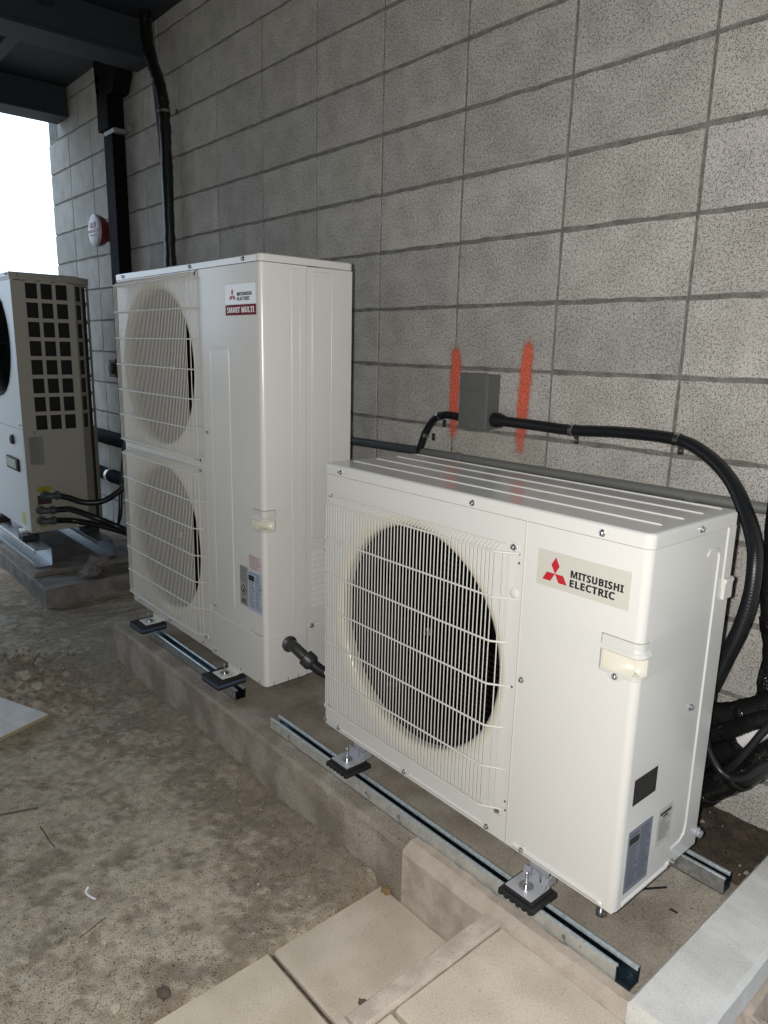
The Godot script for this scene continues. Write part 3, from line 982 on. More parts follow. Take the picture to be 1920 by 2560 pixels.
func tall_unit() -> void:
	var W := 1.058
	var H := 1.3344
	var D := 0.337
	var right := Vector3(0.3073, 0.2623, 0.711)
	var t := thing("outdoor_unit", "tall white two-fan outdoor unit with maroon smart multi plate", "heat pump", right - Vector3(W, 0, 0), 0.0, "outdoor heat pump units along the wall")
	var yt := 1.3105
	liner(t, 0.006, 0.70, 0.022, 1.30, -D + 0.012, -0.016)
	coil_back(t, 0.02, 0.68, 0.03, 1.29, -D + 0.03)
	var b := MB.new()
	var c1 := Vector2(0.343, 0.990)
	var c2 := Vector2(0.343, 0.349)
	holed_sheet(b, 0.0165, 0.699, 0.667, yt, c1, 0.302)
	holed_sheet(b, 0.0165, 0.699, 0.006, 0.667, c2, 0.302)
	part("fan_panel", b, M.white, t)
	for c in [c1, c2]:
		part("orifice", bellmouth(c, 0.302, 0.275, 0.034), M.cream, t)
		fan_assembly(t, c, -0.10, 0.258, 0.2 + c.y)
	var ys := []
	for k in 7: ys.append(1.289 - k * 0.0977)
	fan_guard(t, 0.024, 0.672, ys, 0.0115)
	ys = []
	for k in 7: ys.append(0.646 - k * 0.0975)
	fan_guard(t, 0.024, 0.672, ys, 0.0115)
	# service panel with the pressed rectangle, then the lower cover
	var r := 0.016
	var sp := MB.new()
	var full := wrap_path(0.701, W, r, -0.161)
	wrap_sheet(sp, full, 0.181, 0.5165)
	wrap_sheet(sp, PackedVector2Array([Vector2(0.701, 0), Vector2(0.9924, 0)]), 0.5165, 0.5845)
	wrap_sheet(sp, PackedVector2Array([Vector2(W, -0.0446), Vector2(W, -0.161)]), 0.5165, 0.5845)
	wrap_sheet(sp, full, 0.5845, yt)
	bead(sp, [Vector3(0.752, 0.225, 0), Vector3(0.752, 1.055, 0), Vector3(0.760, 1.067, 0), Vector3(0.862, 1.067, 0), Vector3(0.871, 1.055, 0), Vector3(0.871, 0.225, 0)], 0.0017)
	sp.box(Vector3(0.811, 1.066, 0.0), Vector3(0.112, 0.008, 0.005), 0.002)
	sp.box(Vector3(0.811, 0.645, 0.0004), Vector3(0.114, 0.836, 0.0012), 0.0005)
	bead(sp, [Vector3(W, 0.222, -0.108), Vector3(W, 1.29, -0.108), Vector3(W, 1.298, -0.114), Vector3(W, 1.298, -0.132), Vector3(W, 1.29, -0.138), Vector3(W, 0.222, -0.138), Vector3(W, 0.214, -0.132), Vector3(W, 0.214, -0.114), Vector3(W, 0.222, -0.108)], 0.0018)
	sp.box(Vector3(W + 0.0002, 0.756, -0.123), Vector3(0.0012, 1.07, 0.026), 0.0005)
	part("service_panel", sp, M.white, t)
	corner_handle(t, W, r, 0.995, -0.042, 0.522, 0.553, 0.583, false)
	var lc := MB.new()
	wrap_sheet(lc, wrap_path(0.701, W + 0.0015, r, -0.159), 0.002, 0.160)
	var ledge := wrap_path(0.701, W - 0.001, r, -0.161)
	wrap_sheet(lc, inset(ledge, 0.002), 0.159, 0.182)
	bead(lc, [Vector3(W + 0.0012, 0.002, -0.031), Vector3(W + 0.0012, 0.095, -0.032), Vector3(W + 0.0012, 0.110, -0.042), Vector3(W + 0.0012, 0.116, -0.06), Vector3(W + 0.0012, 0.117, -0.10)], 0.0009)
	part("lower_cover", lc, M.white, t)
	for q in [[0.978, 0.172, 0.010, 0.003], [1.000, 0.170, 0.004, 0.007], [1.012, 0.169, 0.003, 0.010], [1.027, 0.170, 0.006, 0.005], [1.038, 0.172, 0.008, 0.002]]:
		var sc := MB.new()
		sc.box(Vector3(q[0], q[1], -0.0025), Vector3(q[2], q[3], 0.0012), 0.0003)
		part("scuff", sc, M.ink, t)
	for q in [[-0.030, 0.012], [-0.085, 0.014], [-0.125, 0.014]]:
		var nk := MB.new()
		nk.box(Vector3(W + 0.0015, 0.008, q[0]), Vector3(0.0012, q[1], 0.0018), 0.0002)
		part("notch", nk, M.ink, t)
	for x in [1.02, 0.90]:
		var nk2 := MB.new()
		nk2.box(Vector3(x, 0.008, 0.0002), Vector3(0.0018, 0.012, 0.0012), 0.0002)
		part("notch", nk2, M.ink, t)
	# rear part of the right side with louvres
	var rs := MB.new()
	rs.box(Vector3(W - 0.004, 0.745, (-0.1635 - D) / 2), Vector3(0.006, 1.13, D - 0.1635), 0.001)
	rs.box(Vector3(W - 0.004, 0.085, (-0.1635 - D) / 2), Vector3(0.007, 0.166, D - 0.1635), 0.001)
	rs.box(Vector3(W - 0.006, 0.174, (-0.1635 - D) / 2), Vector3(0.004, 0.02, D - 0.1635), 0.001)
	bead(rs, [Vector3(W - 0.001, 0.47, -0.258), Vector3(W - 0.001, 0.47, -0.183), Vector3(W - 0.001, 1.288, -0.183), Vector3(W - 0.001, 1.297, -0.190), Vector3(W - 0.001, 1.297, -0.250), Vector3(W - 0.001, 1.288, -0.258), Vector3(W - 0.001, 0.47, -0.258)], 0.0018)
	rs.box(Vector3(W - 0.0006, 0.883, -0.2205), Vector3(0.0012, 0.81, 0.07), 0.0005)
	bead(rs, [Vector3(W - 0.001, 0.045, -0.173), Vector3(W - 0.001, 0.130, -0.176), Vector3(W - 0.001, 0.138, -0.183), Vector3(W - 0.001, 0.130, -0.190), Vector3(W - 0.001, 0.02, -0.188)], 0.0012)
	part("rear_panel", rs, M.white, t)
	for k in 10:
		var lv := MB.new()
		var y := 0.243 + k * 0.0197
		lv.prism(Vector3(W - 0.002, y, 0), Vector3(1, 0, 0), Vector3(0, 1, 0), Vector3(0, 0, 1), PackedVector2Array([Vector2(0, -0.008), Vector2(0.0065, -0.008), Vector2(0.006, -0.002), Vector2(0, 0.006)]), -0.262, -0.186)
		part("louvre", lv, M.white, t)
	var lp := MB.new()
	var lpath := PackedVector2Array([Vector2(0, -D)])
	for k in 7:
		var a := PI / 2 * k / 6.0
		lpath.append(Vector2(0.012 - cos(a) * 0.012, -0.012 + sin(a) * 0.012))
	lpath.append(Vector2(0.0155, 0))
	wrap_sheet(lp, lpath, 0.006, yt)
	part("left_panel", lp, M.white, t)
	var bk := MB.new()
	bk.box(Vector3(W / 2, 0.66, -D + 0.004), Vector3(W - 0.012, 1.30, 0.006), 0.001)
	part("back_grille", bk, M.black, t)
	part("lid", lid_mesh(-0.002, W + 0.002, -D - 0.003, 0.0025, 0.017, 1.3120, H, 0.006), M.white_lid, t)
	for x in [0.082, 0.635, 0.972]: screw(t, Vector3(x, 1.3225, 0.0025), Vector3.ZERO, 1.1)
	for q in [[0.717, 0.793], [0.736, 0.194], [0.728, 0.022], [0.073, 0.022], [0.356, 0.022], [0.635, 0.022]]: screw(t, Vector3(q[0], q[1], 0.0006), Vector3.ZERO, 1.1)
	for q in [[0.171, -0.181], [0.019, -0.179]]: screw(t, Vector3(W, q[0], q[1]), Vector3(0, PI / 2, 0), 1.2)
	var bp := MB.new()
	bp.box(Vector3(W / 2, 0.006, -D / 2), Vector3(W - 0.01, 0.014, D - 0.01), 0.003)
	part("base_pan", bp, M.foot_white, t)
	# plates and labels
	var st := part("brand_plate", plate(0.177, 0.0575), M.sticker, t, Vector3(0.8595, 1.1965, 0.0002))
	three_diamonds(st, Vector3(0.043, 0.0245, 0.0008), 0.0215)
	lettering("MITSUBISHI", 0.084, 0.0105, M.ink, st, Vector3(0.113, 0.0290, 0.0011), Vector3.ZERO, 600)
	lettering("ELECTRIC", 0.072, 0.0105, M.ink, st, Vector3(0.107, 0.0155, 0.0011), Vector3.ZERO, 600)
	var sm := part("model_plate", plate(0.177, 0.0305), M.maroon, t, Vector3(0.8595, 1.1645, 0.0002))
	lettering("SMART MULTI", 0.158, 0.0170, M.print_white, sm, Vector3(0.0885, 0.0155, 0.0011), Vector3.ZERO, 600)
	part("caution_label", plate(0.079, 0.052), label_mat(158, 104, Color(0.80, 0.78, 0.79), Color(0.45, 0.12, 0.18), 21, 9), t, Vector3(0.966, 0.3785, 0.0002))
	part("rating_plate", plate(0.083, 0.136), label_mat(249, 408, Color(0.66, 0.71, 0.78), Color(0.03, 0.04, 0.06), 22, 15, 2, Rect2(0.03, 0.13, 0.42, 0.13)), t, Vector3(0.9625, 0.2425, 0.0002))
	var a2 := part("refrigerant_label", plate(0.048, 0.134), label_mat(96, 268, Color(0.55, 0.55, 0.54), Color(0.25, 0.25, 0.25), 23, 16), t, Vector3(0.911, 0.2475, 0.0002))
	var dp := part("hazard_panel", plate(0.042, 0.078), mat(lin(0.27, 0.27, 0.265), 0.4), a2, Vector3(0.003, 0.003, 0.0006))
	lettering("A2L", 0.030, 0.013, M.ink, dp, Vector3(0.021, 0.014, 0.0011))
	var dia := MB.new()
	for k in 4:
		var a := PI / 2 * k
		var p := Vector3(0.021 + cos(a) * 0.017, 0.050 + sin(a) * 0.019, 0.0011)
		var q := Vector3(0.021 + cos(a + PI / 2) * 0.017, 0.050 + sin(a + PI / 2) * 0.019, 0.0011)
		dia.tube(line(p, q), 0.0009, 5)
	part("hazard_diamond", dia, M.ink, dp)
	var fl := MB.new()
	fl.prism(Vector3(0.021, 0.043, 0.0009), Vector3(1, 0, 0), Vector3(0, 1, 0), Vector3(0, 0, 1), PackedVector2Array([Vector2(-0.005, 0), Vector2(0.005, 0), Vector2(0.006, 0.005), Vector2(0.003, 0.007), Vector2(0.001, 0.014), Vector2(-0.003, 0.008), Vector2(-0.006, 0.006)]), 0, 0.0006)
	part("flame_mark", fl, M.ink, dp)
	for x in [0.186, 0.813]:
		foot(t, x, 0.012, -0.038, M.foot_white, 0.038)
	for x in [0.186, 0.813]:
		var f2 := node("foot", t, Vector3(x, -0.038, -D - 0.01), Vector3(0, PI, 0))
		var fb := MB.new()
		fb.box(Vector3(0, 0.002, 0.0), Vector3(0.066, 0.004, 0.06), 0.0015)
		fb.box(Vector3(0, 0.02, -0.028), Vector3(0.062, 0.038, 0.004), 0.0015)
		fb.box(Vector3(0, -0.031, 0.0), Vector3(0.06, 0.064, 0.05), 0.003)
		part("bracket", fb, M.foot_white, f2)

# ------------------------------------------------------------------ the far unit
func far_unit() -> void:
	var W := 1.0
	var H := 1.41
	var o := Vector3(-3.09, 0.28, 0.743)
	var t := thing("outdoor_unit", "grey-beige outdoor unit far left with square side grille holes and small display", "heat pump", o, 0.0, "outdoor heat pump units along the wall")
	liner(t, 0.02, 0.94, 0.02, 1.36, -0.40, -0.026)
	var cb := MB.new()
	cb.box(Vector3(0.955, 0.97, -0.19), Vector3(0.02, 0.82, 0.30), 0.003)
	part("coil", cb, M.black, t)
	var white := mat(lin(0.55, 0.58, 0.62), 0.35)  # beige paint turned pale blue, skylight on the front put into its colour
	var b := MB.new()
	var fc := Vector2(0.60, 1.045)
	holed_sheet(b, 0.0, W - 0.003, 0.585, 1.385, fc, 0.297)
	part("fan_panel", b, white, t)
	part("orifice", bellmouth(fc, 0.297, 0.275, 0.08), M.black, t)
	fan_assembly(t, fc, -0.115, 0.262, 0.9)
	var g := node("fan_guard", t)
	for k in 12:
		var rg := MB.new()
		var loop := PackedVector3Array()
		for i in 41:
			var a := TAU * i / 40.0
			loop.append(Vector3(fc.x + cos(a) * (0.06 + k * 0.021), fc.y + sin(a) * (0.06 + k * 0.021), 0.012 - 0.0006 * k))
		rg.tube(loop, 0.0017, 6)
		part("ring", rg, M.fan, g)
	for k in 8:
		var a2 := TAU * k / 8.0
		var sp := MB.new()
		sp.tube(line(Vector3(fc.x + cos(a2) * 0.05, fc.y + sin(a2) * 0.05, 0.010), Vector3(fc.x + cos(a2) * 0.305, fc.y + sin(a2) * 0.305, 0.003)), 0.0024, 6)
		part("spoke", sp, M.fan, g)
	var lc := MB.new()
	lc.box(Vector3(0.489, 0.292, -0.012), Vector3(0.976, 0.58, 0.024), 0.002)
	part("lower_cover", lc, white, t)
	var ce := MB.new()
	ce.box(Vector3(0.989, 0.292, -0.012), Vector3(0.018, 0.58, 0.024), 0.002)
	part("corner_strip", ce, white, t)
	# side wall with eight rows of three square openings
	var s := MB.new()
	var zs := [0.0, -0.071, -0.1295, -0.148, -0.2055, -0.225, -0.283, -0.32]
	var x := W - 0.0015
	for k in 4:
		var za: float = zs[k * 2]
		var zb: float = zs[k * 2 + 1]
		s.box(Vector3(x, 0.97, (za + zb) / 2), Vector3(0.003, 0.798, za - zb), 0.0008)
	for k in 9:
		var y1 := 1.3585 - k * 0.0998 + 0.0208
		for j in 3:
			var za2: float = zs[j * 2 + 1]
			var zb2: float = zs[j * 2 + 2]
			s.box(Vector3(x - 0.0003, y1 - 0.0104, (za2 + zb2) / 2), Vector3(0.003, 0.0208, za2 - zb2 + 0.0008), 0.0008)
	s.box(Vector3(x, 0.288, -0.16), Vector3(0.003, 0.568, 0.32), 0.001)
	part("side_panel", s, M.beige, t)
	# chamfered rear corner with its own column of openings
	var rc := node("rear_corner", t, Vector3(W, 0, -0.32), Vector3(0, atan2(0.115, 0.12) + PI / 2 - PI / 2, 0))
	var cw := 0.166
	var rcm := MB.new()
	for zz in [[0.0, -0.018], [-0.072, -0.092], [-0.140, -cw]]:
		rcm.box(Vector3(-0.0015, 0.97, (zz[0] + zz[1]) / 2), Vector3(0.003, 0.798, zz[0] - zz[1]), 0.0008)
	for k in 9:
		var y1 := 1.3585 - k * 0.0998 + 0.0208
		for zz in [[-0.018, -0.072], [-0.092, -0.140]]:
			rcm.box(Vector3(-0.0018, y1 - 0.0104, (zz[0] + zz[1]) / 2), Vector3(0.003, 0.0208, zz[0] - zz[1] + 0.0008), 0.0008)
	rcm.box(Vector3(-0.0015, 0.288, -cw / 2), Vector3(0.003, 0.568, cw), 0.001)
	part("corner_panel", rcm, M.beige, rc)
	var rcb := MB.new()
	rcb.box(Vector3(-0.03, 0.97, -cw / 2), Vector3(0.02, 0.82, cw - 0.02), 0.003)
	part("corner_coil", rcb, mat(lin(0.03, 0.04, 0.042), 0.5), rc)
	var lid := MB.new()
	lid.prism(Vector3.ZERO, Vector3(1, 0, 0), Vector3(0, 0, 1), Vector3(0, 1, 0), PackedVector2Array([Vector2(-0.002, 0.003), Vector2(W + 0.003, 0.003), Vector2(W + 0.003, -0.321), Vector2(W - 0.115, -0.442), Vector2(-0.002, -0.442)]), 1.372, H)
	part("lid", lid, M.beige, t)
	var lf := MB.new()
	lf.box(Vector3(W / 2, 1.3975, 0.004), Vector3(W + 0.002, 0.0235, 0.004), 0.001)
	part("lid_front", lf, white, t)
	for q in [[0.95, 1.399], [0.972, 1.399], [0.978, 0.61]]: screw(t, Vector3(q[0], q[1], 0.006), Vector3.ZERO, 1.2)
	for q in [[-0.039, 1.392], [-0.253, 1.393], [-0.056, 0.566], [-0.255, 0.015], [-0.041, 0.015]]: screw(t, Vector3(W + 0.0025, q[1], q[0]), Vector3(0, PI / 2, 0), 1.3)
	var dsp := MB.new()
	dsp.box(Vector3(0.757, 0.372, 0.003), Vector3(0.235, 0.072, 0.016), 0.004)
	part("display_frame", dsp, M.black, t)
	var dg := MB.new()
	dg.box(Vector3(0.745, 0.374, 0.0105), Vector3(0.185, 0.052, 0.003), 0.001)
	part("display_window", dg, mat(lin(0.10, 0.14, 0.09), 0.15), t)
	var kn := MB.new()
	kn.lathe(Vector3(0.785, 0.512, 0), Vector3(0, 0, 1), [Vector2(0.028, 0), Vector2(0.026, 0.012), Vector2(0.018, 0.016), Vector2(0, 0.016)], 18)
	part("knob", kn, M.rubber, t)
	var yl := part("tag", plate(0.062, 0.066), M.yellow, t, Vector3(0.833, 0.034, 0.001))
	yl.set_meta("label", "yellow tag low on the front")
	var side := Vector3(0, PI / 2, 0)
	part("rating_plate", plate(0.075, 0.158), label_mat(96, 200, Color(0.50, 0.50, 0.50), Color(0.28, 0.28, 0.28), 31, 18), t, Vector3(W + 0.0003, 0.387, -0.024), side)
	part("hazard_label", plate(0.076, 0.030), label_mat(76, 30, Color(0.62, 0.60, 0.16), Color(0.3, 0.28, 0.08), 33, 4), t, Vector3(W + 0.0003, 0.232, -0.045), side)
	part("wiring_label", plate(0.074, 0.052), label_mat(74, 52, Color(0.26, 0.16, 0.15), Color(0.12, 0.08, 0.08), 34, 5), t, Vector3(W + 0.0003, 0.162, -0.045), side)
	part("lower_label", plate(0.072, 0.030), label_mat(72, 30, Color(0.58, 0.56, 0.42), Color(0.10, 0.10, 0.09), 35, 3), t, Vector3(W + 0.0003, 0.03, -0.046), side)
	for q in [[0.213, -0.085], [0.132, -0.055], [0.072, -0.055]]:
		var cn := MB.new()
		cn.tube(curve([Vector3(W, q[0], q[1]), Vector3(W + 0.02, q[0], q[1]), Vector3(W + 0.032, q[0] - 0.002, q[1] - 0.018), Vector3(W + 0.034, q[0] - 0.002, q[1] - 0.05)], 4), 0.018, 12)
		cn.lathe(Vector3(W, q[0], q[1]), Vector3(1, 0, 0), [Vector2(0.026, 0), Vector2(0.026, 0.012), Vector2(0.018, 0.014)], 14)
		cn.lathe(Vector3(W + 0.034, q[0] - 0.002, q[1] - 0.045), Vector3(0, 0, -1), [Vector2(0.018, 0), Vector2(0.024, 0.002), Vector2(0.024, 0.02), Vector2(0.014, 0.022)], 14)
		part("conduit_elbow", cn, M.emt_dark, t)
	for xx in [0.22, 0.86]:
		for zz in [-0.01, -0.36]:
			var ft := MB.new()
			ft.box(Vector3(xx, -0.008, zz), Vector3(0.07, 0.018, 0.07), 0.003)
			part("foot", ft, M.foot_white, t)

# ------------------------------------------------------------------ setting
func block_wall() -> void:
	var t := thing("block_wall", "tall grey concrete block wall behind the outdoor units", "wall")
	var core := MB.new()
	core.box(Vector3(-0.55, 1.44, -0.105), Vector3(6.196, 3.2, 0.2), 0.002)
	part("mortar", core, M.mortar, t)
	var rng := RandomNumberGenerator.new()
	rng.seed = 4
	var variants := []
	for k in 8:
		var b := MB.new()
		var w := 0.3965
		var h := 0.1905
		var pts := PackedVector2Array()
		var ring := []
		for i in 7: ring.append(Vector2(-0.5 + i / 7.0, -0.5))
		for i in 3: ring.append(Vector2(0.5, -0.5 + i / 3.0))
		for i in 7: ring.append(Vector2(0.5 - i / 7.0, 0.5))
		for i in 3: ring.append(Vector2(-0.5, 0.5 - i / 3.0))
		for e in ring:
			pts.append(Vector2(e.x * w + rng.randf_range(-0.0014, 0.0014), e.y * h + rng.randf_range(-0.0022, 0.0022)))
		var N := Vector3(0, 0, 1)
		for i in pts.size():
			var j := (i + 1) % pts.size()
			var p := pts[i]
			var q := pts[j]
			var pin := p * Vector2(1.0 - 0.006, 1.0 - 0.012)
			var qin := q * Vector2(1.0 - 0.006, 1.0 - 0.012)
			b.tri(Vector3(0, 0, 0), Vector3(pin.x, pin.y, 0), Vector3(qin.x, qin.y, 0), N, N, N)
			var out := Vector3((p.x + q.x), (p.y + q.y), 0)
			b.flat(Vector3(pin.x, pin.y, 0), Vector3(qin.x, qin.y, 0), Vector3(q.x, q.y, -0.0014), out + N)
			b.flat(Vector3(pin.x, pin.y, 0), Vector3(q.x, q.y, -0.0014), Vector3(p.x, p.y, -0.0014), out + N)
			b.flat(Vector3(p.x, p.y, -0.0014), Vector3(q.x, q.y, -0.0014), Vector3(q.x, q.y, -0.02), out)
			b.flat(Vector3(p.x, p.y, -0.0014), Vector3(q.x, q.y, -0.02), Vector3(p.x, p.y, -0.02), out)
		variants.append(b.mesh())
	for r in range(-3, 13):
		for c in range(-9, 6):
			var x := 0.406 * (c + 0.5)
			if r <= -2:
				x += 0.203
			var o := part("block", variants[rng.randi() % 8], M.block[rng.randi() % 5], t, Vector3(x, 2.499 - 0.203 * (r + 0.5), rng.randf_range(-0.0008, 0.0008)))
			o.rotation.z = rng.randf_range(-0.002, 0.002)
	# sprayed orange marks
	for q in [[0.372, 1.008, 0.086, 0.352, 0.0, 3], [0.668, 0.985, 0.080, 0.402, 0.03, 9]]:
		var W := 128
		var Hh := 640
		var nz := FastNoiseLite.new()
		nz.seed = q[5]
		nz.frequency = 0.11
		nz.fractal_octaves = 3
		var nl := FastNoiseLite.new()
		nl.seed = q[5] + 5
		nl.frequency = 0.012
		var im := Image.create(W, Hh, false, Image.FORMAT_RGBA8)
		for y in Hh:
			var v := float(y) / Hh
			var wob := nl.get_noise_2d(y, 3.0) * 0.25
			var wid := (0.31 + 0.10 * nl.get_noise_2d(y * 1.4, 90.0)) * (0.35 + 0.65 * smoothstep(0.0, 0.3, v)) * (0.5 + 0.5 * (1.0 - smoothstep(0.75, 1.0, v)))
			var ends: float = smoothstep(0.0, 0.10, v) * (1.0 - smoothstep(0.86, 1.0, v))
			for x in W:
				var u: float = abs((x + 0.5) / W - 0.5 - wob * 0.25) * 2.0
				var body: float = 1.0 - smoothstep(wid * 0.5, wid + 0.62, u + 0.10 * nl.get_noise_2d(y * 5.0, x * 5.0))
				var n := nz.get_noise_2d(x, y)
				var thin: float = 1.0 - 0.35 * smoothstep(0.45, 0.95, v)
				var cover: float = body * ends * thin
				var grain: float = smoothstep(-0.55 + 0.35 * v, 0.45, n + (cover - 0.5) * 1.7)
				var a: float = clamp(cover * 1.15, 0.0, 1.0) * lerpf(1.0, grain, 0.35 + 0.55 * v) * 0.9
				var dk: float = 0.82 + 0.18 * smoothstep(-0.3, 0.25, nz.get_noise_2d(x * 0.6 + 300.0, y * 0.6))
				im.set_pixel(x, y, Color(0.98 * dk, 0.46 * dk, 0.35 * dk, a))
		var m := mat(Color.WHITE, 0.7)
		m.albedo_texture = ImageTexture.create_from_image(im)
		m.transparency = BaseMaterial3D.TRANSPARENCY_ALPHA
		var pm := part("spray_mark", plate(q[2], q[3], 0.0004), m, t, Vector3(q[0], q[1], 0.0022), Vector3(0, 0, -q[4]))
		pm.set_meta("label", "orange sprayed line" )

func canopy() -> void:
	var t := thing("canopy_roof", "dark steel canopy roof overhead with deep cross beams", "roof")
	var d := MB.new()
	d.box(Vector3(0.85, 3.03, 2.3), Vector3(8.7, 0.10, 5.0), 0.004)
	part("deck", d, M.roof, t)
	for k in 6:
		var b := MB.new()
		var x := -3.29 + 1.34 * k
		b.box(Vector3(x, 2.797, 2.37), Vector3(0.22, 0.02, 4.72), 0.003)
		b.box(Vector3(x, 2.888, 2.37), Vector3(0.20, 0.170, 4.72), 0.003)
		part("beam", b, M.roof, t)
	for z in [0.55, 1.5, 2.6, 3.7]:
		for k in 5:
			var p := MB.new()
			p.box(Vector3(-3.29 + 1.34 * (k + 0.5), 2.935, z), Vector3(1.12, 0.085, 0.07), 0.004)
			part("purlin", p, M.roof, t)
	var cp := MB.new()
	cp.box(Vector3(-2.72, 2.945, 1.06), Vector3(0.62, 0.02, 0.74), 0.003)
	part("soffit_panel", cp, mat(lin(0.06, 0.075, 0.09), 0.5), t)

func surrounds() -> void:
	# unseen walls added across the passage and at its end to block daylight
	var w := thing("opposite_blocker_wall", "added unseen grey wall across the passage, behind the camera, blocking daylight", "wall")
	var b := MB.new()
	b.box(Vector3(-0.45, 1.35, 4.75), Vector3(11.1, 3.3, 0.2), 0.01)
	part("render", b, M.slab_far, w)
	var e := thing("end_blocker_wall", "added unseen grey wall at the right end, blocking daylight", "wall")
	var b2 := MB.new()
	b2.box(Vector3(5.15, 1.35, 2.3), Vector3(0.2, 3.3, 4.66), 0.01)
	part("render", b2, M.slab_far, e)

func ground() -> void:
	var nz := FastNoiseLite.new()
	nz.seed = 3
	nz.frequency = 1.1
	nz.fractal_octaves = 4
	var nf := FastNoiseLite.new()
	nf.seed = 8
	nf.frequency = 9.0
	nf.fractal_octaves = 4
	var np := FastNoiseLite.new()
	np.seed = 14
	np.frequency = 2.6
	np.fractal_octaves = 5
	var xs := [-400.0, -120.0, -40.0, -15.0, -8.0, -6.0]
	var x := -5.0
	while x < -2.3:
		xs.append(x); x += 0.09
	while x < 1.34:
		xs.append(x); x += 0.0125
	while x < 5.0:
		xs.append(x); x += 0.15
	for q in [8.0, 20.0, 60.0, 400.0]: xs.append(q)
	var zs := [-400.0, -100.0, -30.0, -8.0, -2.0]
	var z := -0.6
	while z < 0.72:
		zs.append(z); z += 0.08
	while z < 1.95:
		zs.append(z); z += 0.0125
	while z < 5.0:
		zs.append(z); z += 0.12
	for q in [8.0, 20.0, 60.0, 400.0]: zs.append(q)
	var nx := xs.size()
	var nzn := zs.size()
	var V := PackedVector3Array()
	var C := PackedColorArray()
	V.resize(nx * nzn)
	C.resize(nx * nzn)
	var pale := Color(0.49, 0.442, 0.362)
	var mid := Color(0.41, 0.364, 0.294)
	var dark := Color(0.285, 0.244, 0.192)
	for j in nzn:
		for i in nx:
			var px: float = xs[i]
			var pz: float = zs[j]
			var y: float = nz.get_noise_2d(px, pz) * 0.016 + nf.get_noise_2d(px, pz) * 0.006
			# loose earth heaped along the foot of the slab and churned at the left
			var berm: float = exp(-pow((pz - 0.80) / 0.055, 2.0)) * 0.022 * (0.6 + np.get_noise_2d(px * 1.5, 4.0))
			if px > -0.85 and px < 1.0: y += max(0.0, berm)
			var churn: float = exp(-(pow((px + 0.75) / 0.35, 2.0) + pow((pz - 1.12) / 0.13, 2.0)))
			y += churn * (nf.get_noise_2d(px * 2.2, pz * 2.2) * 0.035 + 0.004)
			# trodden ruts at the lower left
			y += 0.012 * max(0.0, np.get_noise_2d(px * 0.5 + 9.0, pz * 2.2)) * smoothstep(1.1, 1.35, pz)
			if px > 0.955: y = min(y, 0.006) - 0.02 * smoothstep(0.955, 0.99, px)
			if absf(px) > 6.0 or pz > 6.0 or pz < -1.0: y = -0.02
			V[j * nx + i] = Vector3(px, y, pz)
			var a := np.get_noise_2d(px, pz)
			var b := np.get_noise_2d(px * 2.3 + 40.0, pz * 2.3)
			var c2 := nf.get_noise_2d(px * 0.7 + 20.0, pz * 0.7)
			# trampled dusty soil is pale towards the paving, damp and dark along the slab
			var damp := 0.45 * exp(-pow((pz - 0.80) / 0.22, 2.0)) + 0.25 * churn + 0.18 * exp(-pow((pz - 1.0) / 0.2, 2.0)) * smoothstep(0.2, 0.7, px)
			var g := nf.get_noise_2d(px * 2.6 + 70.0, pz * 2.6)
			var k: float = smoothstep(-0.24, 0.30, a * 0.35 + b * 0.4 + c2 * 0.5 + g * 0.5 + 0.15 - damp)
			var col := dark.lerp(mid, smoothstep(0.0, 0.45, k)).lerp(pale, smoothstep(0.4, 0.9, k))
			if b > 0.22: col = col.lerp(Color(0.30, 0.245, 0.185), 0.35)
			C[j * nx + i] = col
	var idx := PackedInt32Array()
	for j in nzn - 1:
		for i in nx - 1:
			var a := j * nx + i
			idx.append_array(PackedInt32Array([a, a + 1, a + nx, a + 1, a + nx + 1, a + nx]))
	var N := PackedVector3Array()
	N.resize(V.size())
	for j in nzn:
		for i in nx:
			var l: Vector3 = V[j * nx + max(i - 1, 0)]
			var r: Vector3 = V[j * nx + min(i + 1, nx - 1)]
			var u: Vector3 = V[max(j - 1, 0) * nx + i]
			var d: Vector3 = V[min(j + 1, nzn - 1) * nx + i]
			N[j * nx + i] = (d - u).cross(r - l).normalized()
	var arr := []
	arr.resize(Mesh.ARRAY_MAX)
	arr[Mesh.ARRAY_VERTEX] = V
	arr[Mesh.ARRAY_NORMAL] = N
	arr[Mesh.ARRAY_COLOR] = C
	arr[Mesh.ARRAY_INDEX] = idx
	var m := ArrayMesh.new()
	m.add_surface_from_arrays(Mesh.PRIMITIVE_TRIANGLES, arr)
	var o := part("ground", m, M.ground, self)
	o.set_meta("kind", "structure")

